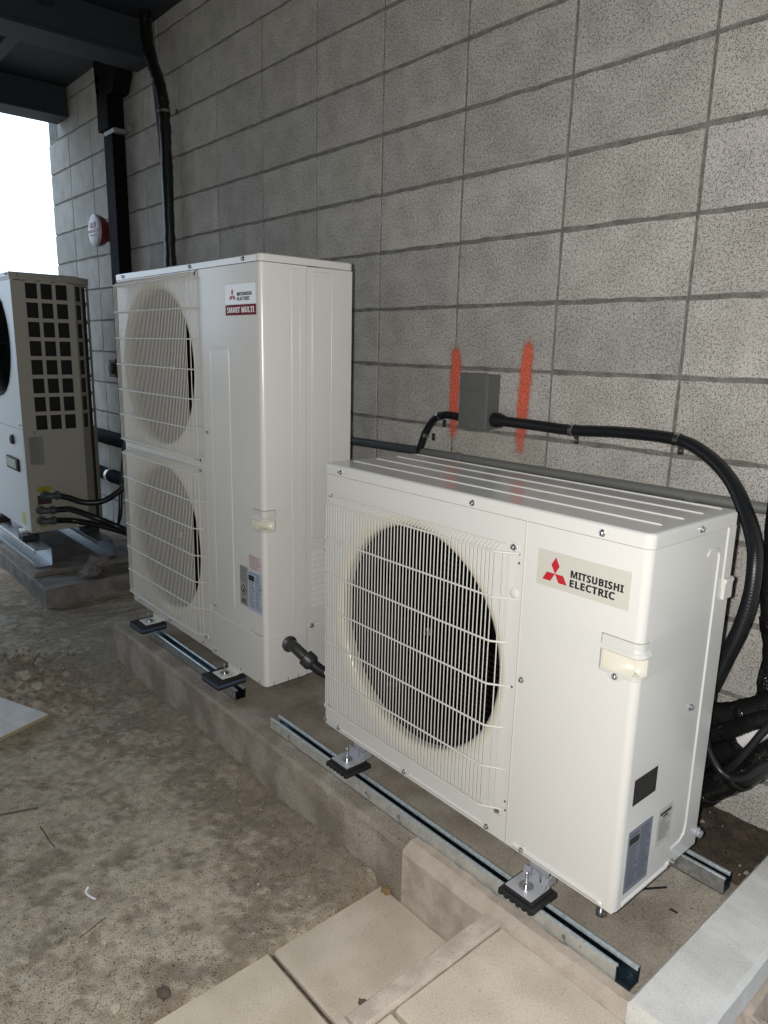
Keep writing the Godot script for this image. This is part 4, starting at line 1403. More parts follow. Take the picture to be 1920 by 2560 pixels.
func slabs() -> void:
	var X := Vector3(1, 0, 0)
	var Z := Vector3(0, 0, 1)
	var t := thing("concrete_slab", "long concrete equipment slab carrying the two white units", "slab")
	var b := MB.new()
	rough_bar(b, X, Z, -0.79, 1.75, [Vector2(0.285, -0.12), Vector2(0.285, 0.155), Vector2(0.29, 0.16), Vector2(0.782, 0.16), Vector2(0.788, 0.1575), Vector2(0.7915, 0.150), Vector2(0.793, 0.10), Vector2(0.793, 0.05), Vector2(0.794, -0.12)], 0.02, 0.0009, 5)
	part("body", b, M.slab, t)
	var f := thing("concrete_slab", "low darker concrete slab under the far outdoor unit", "slab")
	b = MB.new()
	rough_bar(b, X, Z, -4.4, -1.613, [Vector2(0.05, -0.12), Vector2(0.05, 0.10), Vector2(0.82, 0.10), Vector2(0.828, 0.094), Vector2(0.83, -0.12)], 0.05, 0.002, 6)
	part("body", b, M.slab_far, f)
	var pd := thing("concrete_pad", "flat concrete paver lying under the far channel", "paver")
	b = MB.new()
	rough_bar(b, X, Z, -3.1, -1.84, [Vector2(0.28, 0.1015), Vector2(0.28, 0.128), Vector2(0.81, 0.128), Vector2(0.815, 0.1015)], 0.05, 0.0012, 7)
	part("body", b, M.slab_far, pd)
	var ck := thing("concrete_chunk", "broken concrete lump on the far slab", "rubble")
	b = MB.new()
	rock(b, Vector3(-1.70, 0.125, 0.56), Vector3(0.07, 0.035, 0.06), 3)
	rock(b, Vector3(-1.76, 0.155, 0.50), Vector3(0.06, 0.04, 0.07), 4)
	part("lump", b, M.slab_far, ck)

	# soil between slab and wall, with chips trodden in
	var s := struct("soil_strip")
	var sm := MB.new()
	var nz := FastNoiseLite.new()
	nz.seed = 5
	nz.frequency = 14.0
	var P := []
	for j in 19:
		var row := []
		for i in 131:
			var px := -1.2 + i * 0.024
			var pz := -0.004 + j * 0.0165
			row.append(Vector3(px, 0.139 + nz.get_noise_2d(px, pz) * 0.005 - 0.006 * smoothstep(0.2, 0.29, pz), pz))
		P.append(row)
	for j in 18:
		for i in 130:
			sm.flat(P[j][i], P[j + 1][i], P[j + 1][i + 1], Vector3.UP)
			sm.flat(P[j][i], P[j + 1][i + 1], P[j][i + 1], Vector3.UP)
	part("soil", sm, M.soil, s)
	var rng := RandomNumberGenerator.new()
	rng.seed = 15
	var base := MB.new()
	rock(base, Vector3.ZERO, Vector3(1, 0.5, 0.7), 21, 5, 7)
	var mesh := base.mesh()
	for k in 26:
		var o := part("chip", mesh, M.chip, s, Vector3(rng.randf_range(1.3, 1.66), 0.141, rng.randf_range(0.02, 0.27)), Vector3(0, rng.randf() * TAU, 0))
		o.scale = Vector3(rng.randf_range(0.5, 1.6), rng.randf_range(0.5, 1.0), rng.randf_range(0.5, 1.3)) * (0.0025 + 0.006 * pow(rng.randf(), 2.0))

func paving() -> void:
	var X := Vector3(1, 0, 0)
	var Z := Vector3(0, 0, 1)
	var lo := struct("lower_paving")
	var k := 0
	for q in [[0.990, 1.318, 0.797, 1.119], [0.986, 1.316, 1.130, 1.452], [0.984, 1.316, 1.463, 1.785], [0.984, 1.316, 1.796, 2.118]]:
		var b := MB.new()
		rough_bar(b, X, Z, q[0], q[1], [Vector2(q[2], -0.05), Vector2(q[2], 0.008), Vector2(q[2] + 0.005, 0.0125), Vector2(q[3] - 0.005, 0.0125), Vector2(q[3], 0.008), Vector2(q[3], -0.05)], 0.03, 0.0009, 20 + k)
		part("paver", b, M.paver[k % 3], lo)
		k += 1
	var bed := MB.new()
	bed.box(Vector3(1.15, -0.03, 1.45), Vector3(0.33, 0.06, 1.34), 0.002)
	part("bedding", bed, M.soil, lo)
	var up := struct("upper_paving")
	k = 0
	for q in [[1.372, 1.700, 0.797, 1.100], [1.372, 1.700, 1.109, 1.430], [1.709, 2.040, 0.805, 1.100], [1.709, 2.040, 1.109, 1.430], [2.049, 2.38, 0.805, 1.100], [2.049, 2.38, 1.109, 1.430], [1.372, 1.7, 1.44, 1.76], [1.709, 2.04, 1.44, 1.76], [2.049, 2.38, 1.44, 1.76]]:
		var b := MB.new()
		rough_bar(b, X, Z, q[0], q[1], [Vector2(q[2], 0.10), Vector2(q[2], 0.154), Vector2(q[2] + 0.005, 0.159), Vector2(q[3] - 0.005, 0.159), Vector2(q[3], 0.154), Vector2(q[3], 0.10)], 0.03, 0.0009, 30 + k)
		part("paver", b, M.paver[k % 3], up)
		k += 1
	k = 0
	for q in [[0.797, 1.18], [1.186, 1.58], [1.586, 1.95]]:
		var b := MB.new()
		rough_bar(b, Z, X, q[0], q[1], [Vector2(1.321, -0.05), Vector2(1.320, 0.155), Vector2(1.326, 0.163), Vector2(1.360, 0.163), Vector2(1.366, 0.156), Vector2(1.367, -0.05)], 0.025, 0.0006, 40 + k)
		part("border_stone", b, M.riser, up)
		k += 1
	bed = MB.new()
	bed.box(Vector3(1.87, 0.05, 1.37), Vector3(1.0, 0.145, 1.14), 0.002)
	part("bedding", bed, M.riser, up)
	var r := thing("riser_stone", "pinkish concrete edging block set against the slab below the rail", "kerb")
	var b2 := MB.new()
	rough_bar(b2, X, Z, 1.057, 1.655, [Vector2(0.744, 0.0), Vector2(0.744, 0.168), Vector2(0.768, 0.170), Vector2(0.789, 0.160), Vector2(0.7965, 0.148), Vector2(0.7965, -0.02)], 0.018, 0.0016, 51)
	part("body", b2, M.riser, r)
	var kb := thing("coping_stone", "pale grey coping stone running to the wall at lower right", "kerb")
	b2 = MB.new()
	rough_bar(b2, Z, X, 0.0, 0.802, [Vector2(1.659, 0.1605), Vector2(1.658, 0.206), Vector2(1.665, 0.215), Vector2(1.772, 0.215), Vector2(1.782, 0.207), Vector2(1.785, 0.1605)], 0.02, 0.0009, 52)
	part("body", b2, M.kerb, kb)
	var ped := thing("kerb_wall", "rough rubble footing under the coping stone", "kerb")
	b2 = MB.new()
	rough_bar(b2, Z, X, 0.0, 0.795, [Vector2(1.752, 0.0), Vector2(1.752, 0.158), Vector2(1.80, 0.158), Vector2(1.815, 0.12), Vector2(1.83, 0.0)], 0.03, 0.006, 53)
	part("body", b2, M.riser, ped)
	for q in [[1.835, 0.62, 0.045, "beige rubble stone at the right frame edge beside the coping"], [1.87, 0.50, 0.05, "beige rubble stone farther along beside the coping"], [1.83, 0.74, 0.04, "nearest beige rubble stone in the lower right corner"], [1.88, 0.66, 0.045, "beige rubble stone outermost at the lower right corner"], [1.86, 0.38, 0.05, "beige rubble stone beside the coping nearest the wall"]]:
		var st := MB.new()
		rock(st, Vector3.ZERO, Vector3(q[2], q[2] * 0.6, q[2] * 0.9), int(q[1] * 100), 12, 18)
		var o := solo("rubble_stone", q[3], "stone", st, M.riser, "rubble stones beside the coping")
		o.position = Vector3(q[0], 0.14, q[1])
	var fill := struct("rubble_bed")
	b2 = MB.new()
	b2.box(Vector3(2.1, 0.05, 0.40), Vector3(0.54, 0.12, 0.79), 0.01)
	part("bed", b2, M.soil, fill)

func clamp_on(parent: Node3D, at: Vector3, axis: Vector3, r: float, drop: Vector3) -> void:
	var c := node("clamp", parent)
	var b := MB.new()
	b.lathe(at - axis * 0.007, axis, [Vector2(r + 0.001, 0), Vector2(r + 0.0028, 0.001), Vector2(r + 0.0028, 0.013), Vector2(r + 0.001, 0.014)], 18)
	part("band", b, M.steel, c)
	var e := MB.new()
	e.box(at + drop * (r + 0.012) - Vector3(0, 0, at.z - 0.008), Vector3(0.017, 0.026, 0.004), 0.0015)
	part("ear", e, M.fitting, c)
	var s := MB.new()
	s.lathe(at + drop * (r + 0.014) - Vector3(0, 0, at.z - 0.010), Vector3(0, 0, 1), [Vector2(0.005, 0), Vector2(0.005, 0.003), Vector2(0, 0.004)], 8)
	part("screw", s, M.steel, c)

func wall_services() -> void:
	var j := thing("junction_box", "small grey metal electrical box on the wall between orange marks", "electrical box", Vector3(0.495, 1.086, 0.0))
	var b := MB.new()
	b.box(Vector3(0.0615, 0.091, 0.030), Vector3(0.121, 0.176, 0.056), 0.002)
	part("body", b, M.jbox, j)
	b = MB.new()
	b.box(Vector3(0.0575, 0.0915, 0.0605), Vector3(0.119, 0.183, 0.005), 0.0018)
	b.box(Vector3(0.1185, 0.088, 0.052), Vector3(0.006, 0.178, 0.019), 0.0015)
	part("cover", b, M.jbox, j)
	lettering("DiversiTech", 0.072, 0.016, M.jbox, j, Vector3(0.050, 0.130, 0.0632), Vector3.ZERO, 400, 0.003)
	b = MB.new()
	b.tube(PackedVector3Array([Vector3(0.090, 0.131, 0.0633), Vector3(0.078, 0.112, 0.0633)]), 0.0011, 6)
	part("emboss_stroke", b, M.jbox, j)
	b = MB.new()
	b.lathe(Vector3(0.052, 0.006, 0.063), Vector3(0, 0, 1), [Vector2(0.014, 0), Vector2(0.012, 0.0015), Vector2(0.008, 0.0012), Vector2(0, 0.001)], 16)
	b.box(Vector3(0.056, 0.006, 0.0636), Vector3(0.022, 0.003, 0.002), 0.0005)
	part("latch", b, M.jbox, j)
	for y in [0.150, 0.100]:
		b = MB.new()
		b.lathe(Vector3(0.1215, y, 0.022), Vector3(1, 0, 0), [Vector2(0.004, 0), Vector2(0.0035, 0.0015), Vector2(0, 0.002)], 10)
		part("rivet", b, M.jbox, j)

	# conduit to the right, sweeping round behind the low unit
	var c := thing("flexible_conduit", "black flexible conduit from grey box sweeping right and down behind low unit", "conduit")
	b = MB.new()
	var pr := curve([Vector3(0.655, 1.120, 0.030), Vector3(0.80, 1.1185, 0.030), Vector3(0.92, 1.1165, 0.030), Vector3(1.09, 1.126, 0.030), Vector3(1.248, 1.123, 0.032), Vector3(1.345, 1.095, 0.06), Vector3(1.427, 1.046, 0.10), Vector3(1.495, 0.985, 0.16), Vector3(1.536, 0.931, 0.20), Vector3(1.552, 0.89, 0.222), Vector3(1.556, 0.825, 0.232), Vector3(1.545, 0.746, 0.235), Vector3(1.522, 0.668, 0.232), Vector3(1.495, 0.583, 0.222), Vector3(1.46, 0.50, 0.20)], 10)
	b.tube(pr, 0.0165, 16)
	part("tube", b, M.conduit, c)
	b = MB.new()
	var acc := 0.0
	for i in range(1, pr.size() - 1):
		b.lathe(pr[i], (pr[i + 1] - pr[i - 1]).normalized(), [Vector2(0.0164, -0.002), Vector2(0.0171, 0), Vector2(0.0164, 0.002)], 14)
	part("ribbing", b, M.conduit, c)
	b = MB.new()
	b.lathe(Vector3(0.618, 1.121, 0.030), Vector3(1, 0, 0), [Vector2(0.0, 0), Vector2(0.019, 0), Vector2(0.024, 0.004), Vector2(0.0245, 0.026), Vector2(0.022, 0.030), Vector2(0.0225, 0.036), Vector2(0.018, 0.044), Vector2(0.0165, 0.05)], 20)
	part("connector", b, M.conduit, c)
	clamp_on(c, Vector3(0.924, 1.1165, 0.030), Vector3(1, 0, 0), 0.0165, Vector3(0, -1, 0))
	clamp_on(c, Vector3(1.248, 1.123, 0.032), Vector3(1, -0.05, 0).normalized(), 0.0165, Vector3(0, -1, 0))
	# conduit to the left
	var c2 := thing("flexible_conduit", "short black conduit curving down left from the grey wall box", "conduit")
	b = MB.new()
	b.tube(curve([Vector3(0.496, 1.113, 0.028), Vector3(0.44, 1.119, 0.028), Vector3(0.396, 1.118, 0.028), Vector3(0.350, 1.102, 0.028), Vector3(0.311, 1.058, 0.028), Vector3(0.284, 1.001, 0.028), Vector3(0.268, 0.95, 0.028), Vector3(0.26, 0.88, 0.028), Vector3(0.258, 0.60, 0.028), Vector3(0.258, 0.15, 0.028)], 8), 0.0135, 14)
	part("tube", b, M.conduit, c2)
	clamp_on(c2, Vector3(0.370, 1.111, 0.028), Vector3(1, 0.45, 0).normalized(), 0.0135, Vector3(0.3, -1, 0).normalized())
	clamp_on(c2, Vector3(0.302, 1.042, 0.028), Vector3(0.45, 1, 0).normalized(), 0.0135, Vector3(1, -0.35, 0).normalized())
	# rigid pipe along the wall
	var e := thing("rigid_conduit", "grey metal pipe running along the wall behind the low unit", "pipe")
	b = MB.new()
	b.tube(line(Vector3(0.27, 0.977, 0.022), Vector3(1.95, 0.981, 0.022)), 0.0145, 14)
	part("pipe", b, M.emt, e)
	for x in [0.464, 1.30]:
		b = MB.new()
		b.lathe(Vector3(x - 0.014, 0.9775, 0.022), Vector3(1, 0, 0), [Vector2(0.0145, 0), Vector2(0.0175, 0.001), Vector2(0.0175, 0.027), Vector2(0.0145, 0.028)], 16)
		part("coupling", b, M.emt, e)
	var e2 := thing("rigid_conduit", "dark grey pipe leaving the wall behind the tall unit", "pipe")
	b = MB.new()
	b.tube(line(Vector3(-0.6, 0.965, 0.028), Vector3(0.266, 0.978, 0.024)), 0.0165, 14)
	part("pipe", b, M.emt_dark, e2)

	# insulated lines at the right, behind the low unit
	var rng := RandomNumberGenerator.new()
	rng.seed = 77
	var lines := [
		["upper thick black insulated pipe behind the low unit's right edge", 0.030, M.wrap, [Vector3(1.36, 0.47, 0.20), Vector3(1.45, 0.49, 0.215), Vector3(1.54, 0.522, 0.22), Vector3(1.607, 0.566, 0.215), Vector3(1.66, 0.61, 0.20), Vector3(1.74, 0.64, 0.14), Vector3(1.78, 0.65, -0.02)]],
		["second black insulated pipe from the top behind the low unit", 0.020, M.wrap, [Vector3(1.36, 0.39, 0.24), Vector3(1.45, 0.42, 0.235), Vector3(1.53, 0.478, 0.24), Vector3(1.575, 0.514, 0.25), Vector3(1.63, 0.562, 0.26), Vector3(1.76, 0.62, 0.24), Vector3(1.86, 0.65, 0.10), Vector3(1.88, 0.65, -0.02)]],
		["black insulated pipe ending in white corrugated hose", 0.026, M.wrap, [Vector3(1.36, 0.31, 0.20), Vector3(1.45, 0.352, 0.205), Vector3(1.50, 0.392, 0.22), Vector3(1.54, 0.428, 0.225), Vector3(1.572, 0.464, 0.23), Vector3(1.592, 0.492, 0.235)]],
		["lowest glossy tape-wrapped black pipe bundle beside the coping stone", 0.036, M.tape, [Vector3(1.33, 0.23, 0.17), Vector3(1.42, 0.262, 0.20), Vector3(1.49, 0.294, 0.22), Vector3(1.525, 0.332, 0.22), Vector3(1.562, 0.371, 0.22), Vector3(1.602, 0.416, 0.22), Vector3(1.642, 0.478, 0.225), Vector3(1.73, 0.545, 0.20), Vector3(1.80, 0.57, 0.10), Vector3(1.81, 0.57, -0.02)]]]
	for q in lines:
		var t := thing("insulated_pipe", q[0], "pipe", Vector3.ZERO, 0.0, "insulated lines at the right end of the low unit")
		b = MB.new()
		var pts := curve(q[3], 9)
		var rad := PackedFloat32Array()
		for i in pts.size(): rad.append(q[1] * (1.0 + rng.randf_range(-0.05, 0.05)))
		b.tube(pts, q[1], 14, rad)
		part("insulation", b, q[2], t)
		for i in range(5, pts.size() - 3, 17):
			var tp := MB.new()
			tp.lathe(pts[i], (pts[i + 1] - pts[i - 1]).normalized() + Vector3(0, rng.randf_range(-0.3, 0.3), rng.randf_range(-0.2, 0.2)), [Vector2(q[1] * 1.0, -0.012), Vector2(q[1] * 1.05, -0.010), Vector2(q[1] * 1.06, 0.010), Vector2(q[1] * 1.0, 0.012)], 14)
			part("tape_band", tp, M.tape, t)
	var hs := thing("corrugated_hose", "white corrugated hose end among the black pipes", "hose")
	b = MB.new()
	var hp := curve([Vector3(1.590, 0.490, 0.246), Vector3(1.615, 0.520, 0.25), Vector3(1.645, 0.556, 0.25), Vector3(1.71, 0.60, 0.24), Vector3(1.83, 0.60, 0.16), Vector3(1.93, 0.58, 0.05), Vector3(1.95, 0.58, -0.02)], 10)
	var hr := PackedFloat32Array()
	for i in hp.size(): hr.append(0.022 if i % 2 == 0 else 0.018)
	b.tube(hp, 0.02, 14, hr)
	part("tube", b, M.hose_white, hs)
	var cables := [["thin black cable looping down in front of the pipes", [Vector3(1.47, 0.60, 0.27), Vector3(1.497, 0.545, 0.275), Vector3(1.515, 0.505, 0.285), Vector3(1.534, 0.458, 0.29), Vector3(1.560, 0.422, 0.29), Vector3(1.580, 0.413, 0.29), Vector3(1.597, 0.414, 0.29), Vector3(1.622, 0.432, 0.29), Vector3(1.66, 0.48, 0.29), Vector3(1.76, 0.55, 0.26), Vector3(1.90, 0.53, 0.12), Vector3(1.92, 0.52, -0.02)]],
		["thin black cable rising steeply to the right of the pipes", [Vector3(1.545, 0.375, 0.255), Vector3(1.565, 0.404, 0.262), Vector3(1.59, 0.444, 0.272), Vector3(1.604, 0.472, 0.277), Vector3(1.622, 0.508, 0.28), Vector3(1.643, 0.552, 0.28), Vector3(1.70, 0.65, 0.26), Vector3(1.78, 0.74, 0.12), Vector3(1.79, 0.76, -0.02)]]]
	for q in cables:
		var t := thing("black_cable", q[0], "cable", Vector3.ZERO, 0.0, "cables at the right end of the low unit")
		b = MB.new()
		b.tube(curve(q[1], 8), 0.0085, 10)
		part("sheath", b, M.conduit, t)
	var v := thing("insulated_pipe", "upright black insulated pipe at the right edge by the wall", "pipe", Vector3.ZERO, 0.0, "insulated lines at the right end of the low unit")
	b = MB.new()
	var vp := curve([Vector3(1.53, 2.97, 0.09), Vector3(1.53, 1.9, 0.09), Vector3(1.535, 1.2, 0.09), Vector3(1.545, 0.94, 0.10), Vector3(1.555, 0.78, 0.10), Vector3(1.585, 0.66, 0.12), Vector3(1.60, 0.58, 0.16), Vector3(1.64, 0.545, 0.19)], 10)
	var vr := PackedFloat32Array()
	for i in vp.size(): vr.append(0.026 * (1.0 + rng.randf_range(-0.06, 0.06)))
	b.tube(vp, 0.024, 14, vr)
	part("insulation", b, M.wrap, v)
	for i in [32, 44, 56, 62]:
		var tp := MB.new()
		tp.lathe(vp[i], (vp[i + 1] - vp[i - 1]).normalized(), [Vector2(0.025, -0.02), Vector2(0.0285, -0.018), Vector2(0.0285, 0.018), Vector2(0.025, 0.02)], 14)
		part("tape_band", tp, M.tape, v)

	# hose out of the tall unit's lower cover
	var h := thing("flexible_conduit", "thick black conduit with elbow from tall unit's lower side", "conduit", Vector3(0.309, 0.0, 0.0))
	b = MB.new()
	b.lathe(Vector3(0, 0.394, 0.623), Vector3(1, 0, 0), [Vector2(0, 0), Vector2(0.026, 0), Vector2(0.027, 0.008), Vector2(0.022, 0.012), Vector2(0.018, 0.014)], 18)
	b.tube(curve([Vector3(0.010, 0.394, 0.623), Vector3(0.03, 0.392, 0.622), Vector3(0.052, 0.378, 0.614), Vector3(0.075, 0.360, 0.603)], 5), 0.018, 14)
	b.lathe(Vector3(0.068, 0.366, 0.606), Vector3(0.023, -0.018, -0.011), [Vector2(0.018, -0.004), Vector2(0.027, 0), Vector2(0.027, 0.026), Vector2(0.024, 0.032), Vector2(0.019, 0.036)], 18)
	part("elbow", b, M.fitting, h)
	b = MB.new()
	b.tube(curve([Vector3(0.090, 0.349, 0.595), Vector3(0.125, 0.328, 0.578), Vector3(0.18, 0.315, 0.54), Vector3(0.26, 0.305, 0.47), Vector3(0.36, 0.33, 0.38), Vector3(0.40, 0.40, 0.25)], 8), 0.0175, 14)
	part("tube", b, M.conduit, h)

func far_services() -> void:
	var p := thing("steel_post", "black steel post standing against the wall beyond the tall unit", "post", Vector3(-2.315, 0.0, 0.058))
	var b := MB.new()
	b.box(Vector3(0, 1.41, 0), Vector3(0.13, 2.72, 0.076), 0.004)
	part("shaft", b, M.post, p)
	b = MB.new()
	b.box(Vector3(-0.02, 2.68, 0.01), Vector3(0.16, 0.30, 0.09), 0.004)
	part("sleeve", b, M.post, p)
	b = MB.new()
	b.prism(Vector3(0, 2.66, 0), Vector3(1, 0, 0), Vector3(0, 1, 0), Vector3(0, 0, 1), PackedVector2Array([Vector2(-0.10, 0.08), Vector2(0.0, 0.04), Vector2(0.14, 0.04), Vector2(0.20, 0.12), Vector2(0.22, 0.29), Vector2(-0.12, 0.29)]), -0.04, 0.055)
	part("bracket", b, M.post, p)
	b = MB.new()
	b.box(Vector3(0.03, 2.515, 0.0), Vector3(0.15, 0.025, 0.085), 0.004)
	b.box(Vector3(0.13, 2.52, -0.03), Vector3(0.07, 0.035, 0.02), 0.004)
	part("strap", b, M.emt, p)
	var g := thing("fire_bell", "round fire bell with pale face and red back on wall", "bell", Vector3(-2.575, 2.012, 0.0))
	b = MB.new()
	b.lathe(Vector3(0, 0, 0.0), Vector3(0, 0, 1), [Vector2(0.06, 0), Vector2(0.06, 0.05), Vector2(0.08, 0.055), Vector2(0.092, 0.085), Vector2(0.092, 0.10), Vector2(0, 0.10)], 32)
	part("gong", b, M.bell_red, g)
	b = MB.new()
	b.lathe(Vector3(0, 0, 0.1002), Vector3(0, 0, 1), [Vector2(0.095, 0), Vector2(0.095, 0.012), Vector2(0.09, 0.016), Vector2(0.0, 0.018)], 40)
	part("face", b, M.bell_face, g)
	for q in [[0.0, 0.03, 0.085, 0.030], [0.0, -0.004, 0.16, 0.014], [0.0, -0.028, 0.11, 0.006]]:
		b = MB.new()
		b.box(Vector3(q[0], q[1], 0.1195), Vector3(q[2], q[3], 0.003), 0.001)
		part("red_band", b, mat(lin(0.28, 0.10, 0.12), 0.5), g)
	var pi := thing("insulated_pipe", "tall glossy black wrapped pipe climbing the wall behind the tall unit", "pipe")
	var rng := RandomNumberGenerator.new()
	rng.seed = 5
	b = MB.new()
	var pp := curve([Vector3(-1.655, 1.0, 0.055), Vector3(-1.655, 1.6, 0.055), Vector3(-1.652, 2.0, 0.055), Vector3(-1.655, 2.45, 0.055), Vector3(-1.672, 2.60, 0.06), Vector3(-1.715, 2.72, 0.075), Vector3(-1.75, 2.83, 0.085), Vector3(-1.77, 2.98, 0.085)], 16)
	var rr := PackedFloat32Array()
	for i in pp.size(): rr.append(0.030 * (1.0 + rng.randf_range(-0.10, 0.10)))
	b.tube(pp, 0.03, 12, rr)
	part("insulation", b, M.tape, pi)
	clamp_on(pi, Vector3(-1.658, 2.50, 0.057), Vector3(0, 1, 0), 0.031, Vector3(1, 0, 0))
	var st := thing("thin_conduit", "thin grey conduit beside the wrapped pipe on the wall", "conduit")
	b = MB.new()
	b.tube(curve([Vector3(-1.722, 1.0, 0.045), Vector3(-1.722, 1.8, 0.045), Vector3(-1.735, 2.3, 0.045), Vector3(-1.765, 2.6, 0.05), Vector3(-1.82, 2.9, 0.05)], 8), 0.009, 10)
	part("tube", b, M.emt_dark, st)
	var bx := thing("valve_box", "small dark red box on the post behind the far unit", "electrical box", Vector3(-2.42, 1.14, 0.0))
	b = MB.new()
	b.box(Vector3(0, 0.045, 0.065), Vector3(0.11, 0.11, 0.09), 0.004)
	part("body", b, mat(lin(0.03, 0.008, 0.01), 0.5), bx)
	b = MB.new()
	b.lathe(Vector3(-0.01, 0.045, 0.11), Vector3(0, 0, 1), [Vector2(0.035, 0), Vector2(0.035, 0.01), Vector2(0.02, 0.012), Vector2(0, 0.012)], 18)
	part("dial", b, M.emt_dark, bx)
	var hp := [["black wrapped pipe running along the wall behind the far unit", 0.046, 0.725, M.pipe_dull], ["lower dark blue pipe with pale band behind the far unit", 0.043, 0.47, M.pipe_dull]]
	for q in hp:
		var t := thing("insulated_pipe", q[0], "pipe", Vector3.ZERO, 0.0, "pipes behind the far unit")
		b = MB.new()
		var ps := PackedVector3Array()
		var rd := PackedFloat32Array()
		for i in 40:
			ps.append(Vector3(-3.6 + i * 0.04, q[2], 0.075))
			rd.append(q[1] * (1.0 + rng.randf_range(-0.06, 0.06)))
		b.tube(ps, q[1], 14, rd)
		part("insulation", b, q[3], t)
		if q[2] < 0.6:
			var bd := MB.new()
			bd.lathe(Vector3(-2.66, q[2], 0.075), Vector3(1, 0, 0), [Vector2(0.044, 0), Vector2(0.0475, 0.001), Vector2(0.0475, 0.035), Vector2(0.044, 0.036)], 16)
			part("band", bd, M.sticker, t)
	var cs := [["highest of the three black cables leaving the far unit's side", 0.017, [Vector3(-2.056, 0.491, 0.60), Vector3(-2.05, 0.47, 0.54), Vector3(-2.035, 0.437, 0.46), Vector3(-2.00, 0.443, 0.36), Vector3(-1.95, 0.525, 0.25), Vector3(-1.93, 0.62, 0.12)]],
		["middle of the three black cables leaving the far unit's side", 0.017, [Vector3(-2.056, 0.410, 0.64), Vector3(-2.03, 0.413, 0.59), Vector3(-1.985, 0.415, 0.55), Vector3(-1.895, 0.37, 0.45), Vector3(-1.872, 0.314, 0.35), Vector3(-1.81, 0.286, 0.30), Vector3(-1.6, 0.24, 0.2)]],
		["lowest of the three black cables leaving the far unit's side", 0.017, [Vector3(-2.056, 0.350, 0.64), Vector3(-2.07, 0.338, 0.56), Vector3(-2.06, 0.326, 0.50), Vector3(-1.966, 0.303, 0.40), Vector3(-1.85, 0.26, 0.28), Vector3(-1.6, 0.21, 0.17)]],
		["thin black cable dropping down the wall behind the far unit", 0.012, [Vector3(-2.19, 1.1, 0.12), Vector3(-2.18, 0.7, 0.16), Vector3(-2.165, 0.435, 0.2), Vector3(-2.14, 0.32, 0.22), Vector3(-2.105, 0.275, 0.25), Vector3(-2.03, 0.26, 0.30)]]]
	for q in cs:
		var t := thing("black_cable", q[0], "cable", Vector3.ZERO, 0.0, "cables of the far unit")
		b = MB.new()
		b.tube(curve(q[2], 8), q[1], 10)
		part("sheath", b, M.conduit, t)

func rails() -> void:
	channel(0.379, 1.628, 0.7215, 0.1605, 0.036, 0.0385, M.galv_dusty, "dusty galvanised channel under the front feet of the low unit", 0.03)
	channel(0.42, 1.628, 0.328, 0.1605, 0.036, 0.042, M.galv, "galvanised channel end under the rear of the low unit beside the coping")
	channel(-0.64, 0.146, 0.7125, 0.1605, 0.040, 0.0395, M.galv, "clean galvanised channel under the front feet of the tall unit")
	for q in [[0.739, "wide pale channel along the front edge of the far slab"], [0.40, "wide pale channel under the rear of the far unit"]]:
		var t := thing("wide_channel", q[1], "channel", Vector3(-2.55, 0.130, q[0]), 0.0, "galvanised channels carrying the units")
		var b := MB.new()
		for pr in [[-0.03, 0.0, 0.06, 0.004], [-0.03, 0.096, 0.06, 0.004]]:
			b.box(Vector3(0, pr[1] + 0.002, 0.0), Vector3(1.27, 0.004, 0.09), 0.001)
		part("flange", b, M.galv, t)
		b = MB.new()
		b.box(Vector3(0, 0.05, -0.043), Vector3(1.27, 0.092, 0.004), 0.001)
		part("web", b, M.galv, t)
		b = MB.new()
		b.box(Vector3(0, 0.012, 0.044), Vector3(1.27, 0.022, 0.004), 0.001)
		b.box(Vector3(0, 0.088, 0.044), Vector3(1.27, 0.020, 0.004), 0.001)
		part("lip", b, M.galv, t)
		for x in [-0.2, 0.38]:
			var p := MB.new()
			p.box(Vector3(x, 0.119, 0.0), Vector3(0.09, 0.036, 0.09), 0.004)
			part("rubber_seat", p, M.rubber, t)
	var ex := Vector3(cos(-0.0085), 0, sin(0.0085))
	var base := Vector3(1.5595, 0, 0.7006) - ex * 0.9638
	for q in [[0.154, "black ribbed rubber pad under the low unit's left front foot"], [0.779, "black ribbed rubber pad under the low unit's right front foot"]]:
		var c: Vector3 = base + ex * q[0]
		rubber_pad(Vector3(c.x, 0.199, c.z + 0.026), 0.094, 0.088, 0.0215, q[1], false)
	for q in [[-0.5645, "square blue and black layered pad at the tall unit's left front foot"], [0.0625, "square blue and black layered pad at the tall unit's right front foot"]]:
		rubber_pad(Vector3(q[0], 0.2, 0.7295), 0.112, 0.108, 0.0242, q[1], true, 0.03)

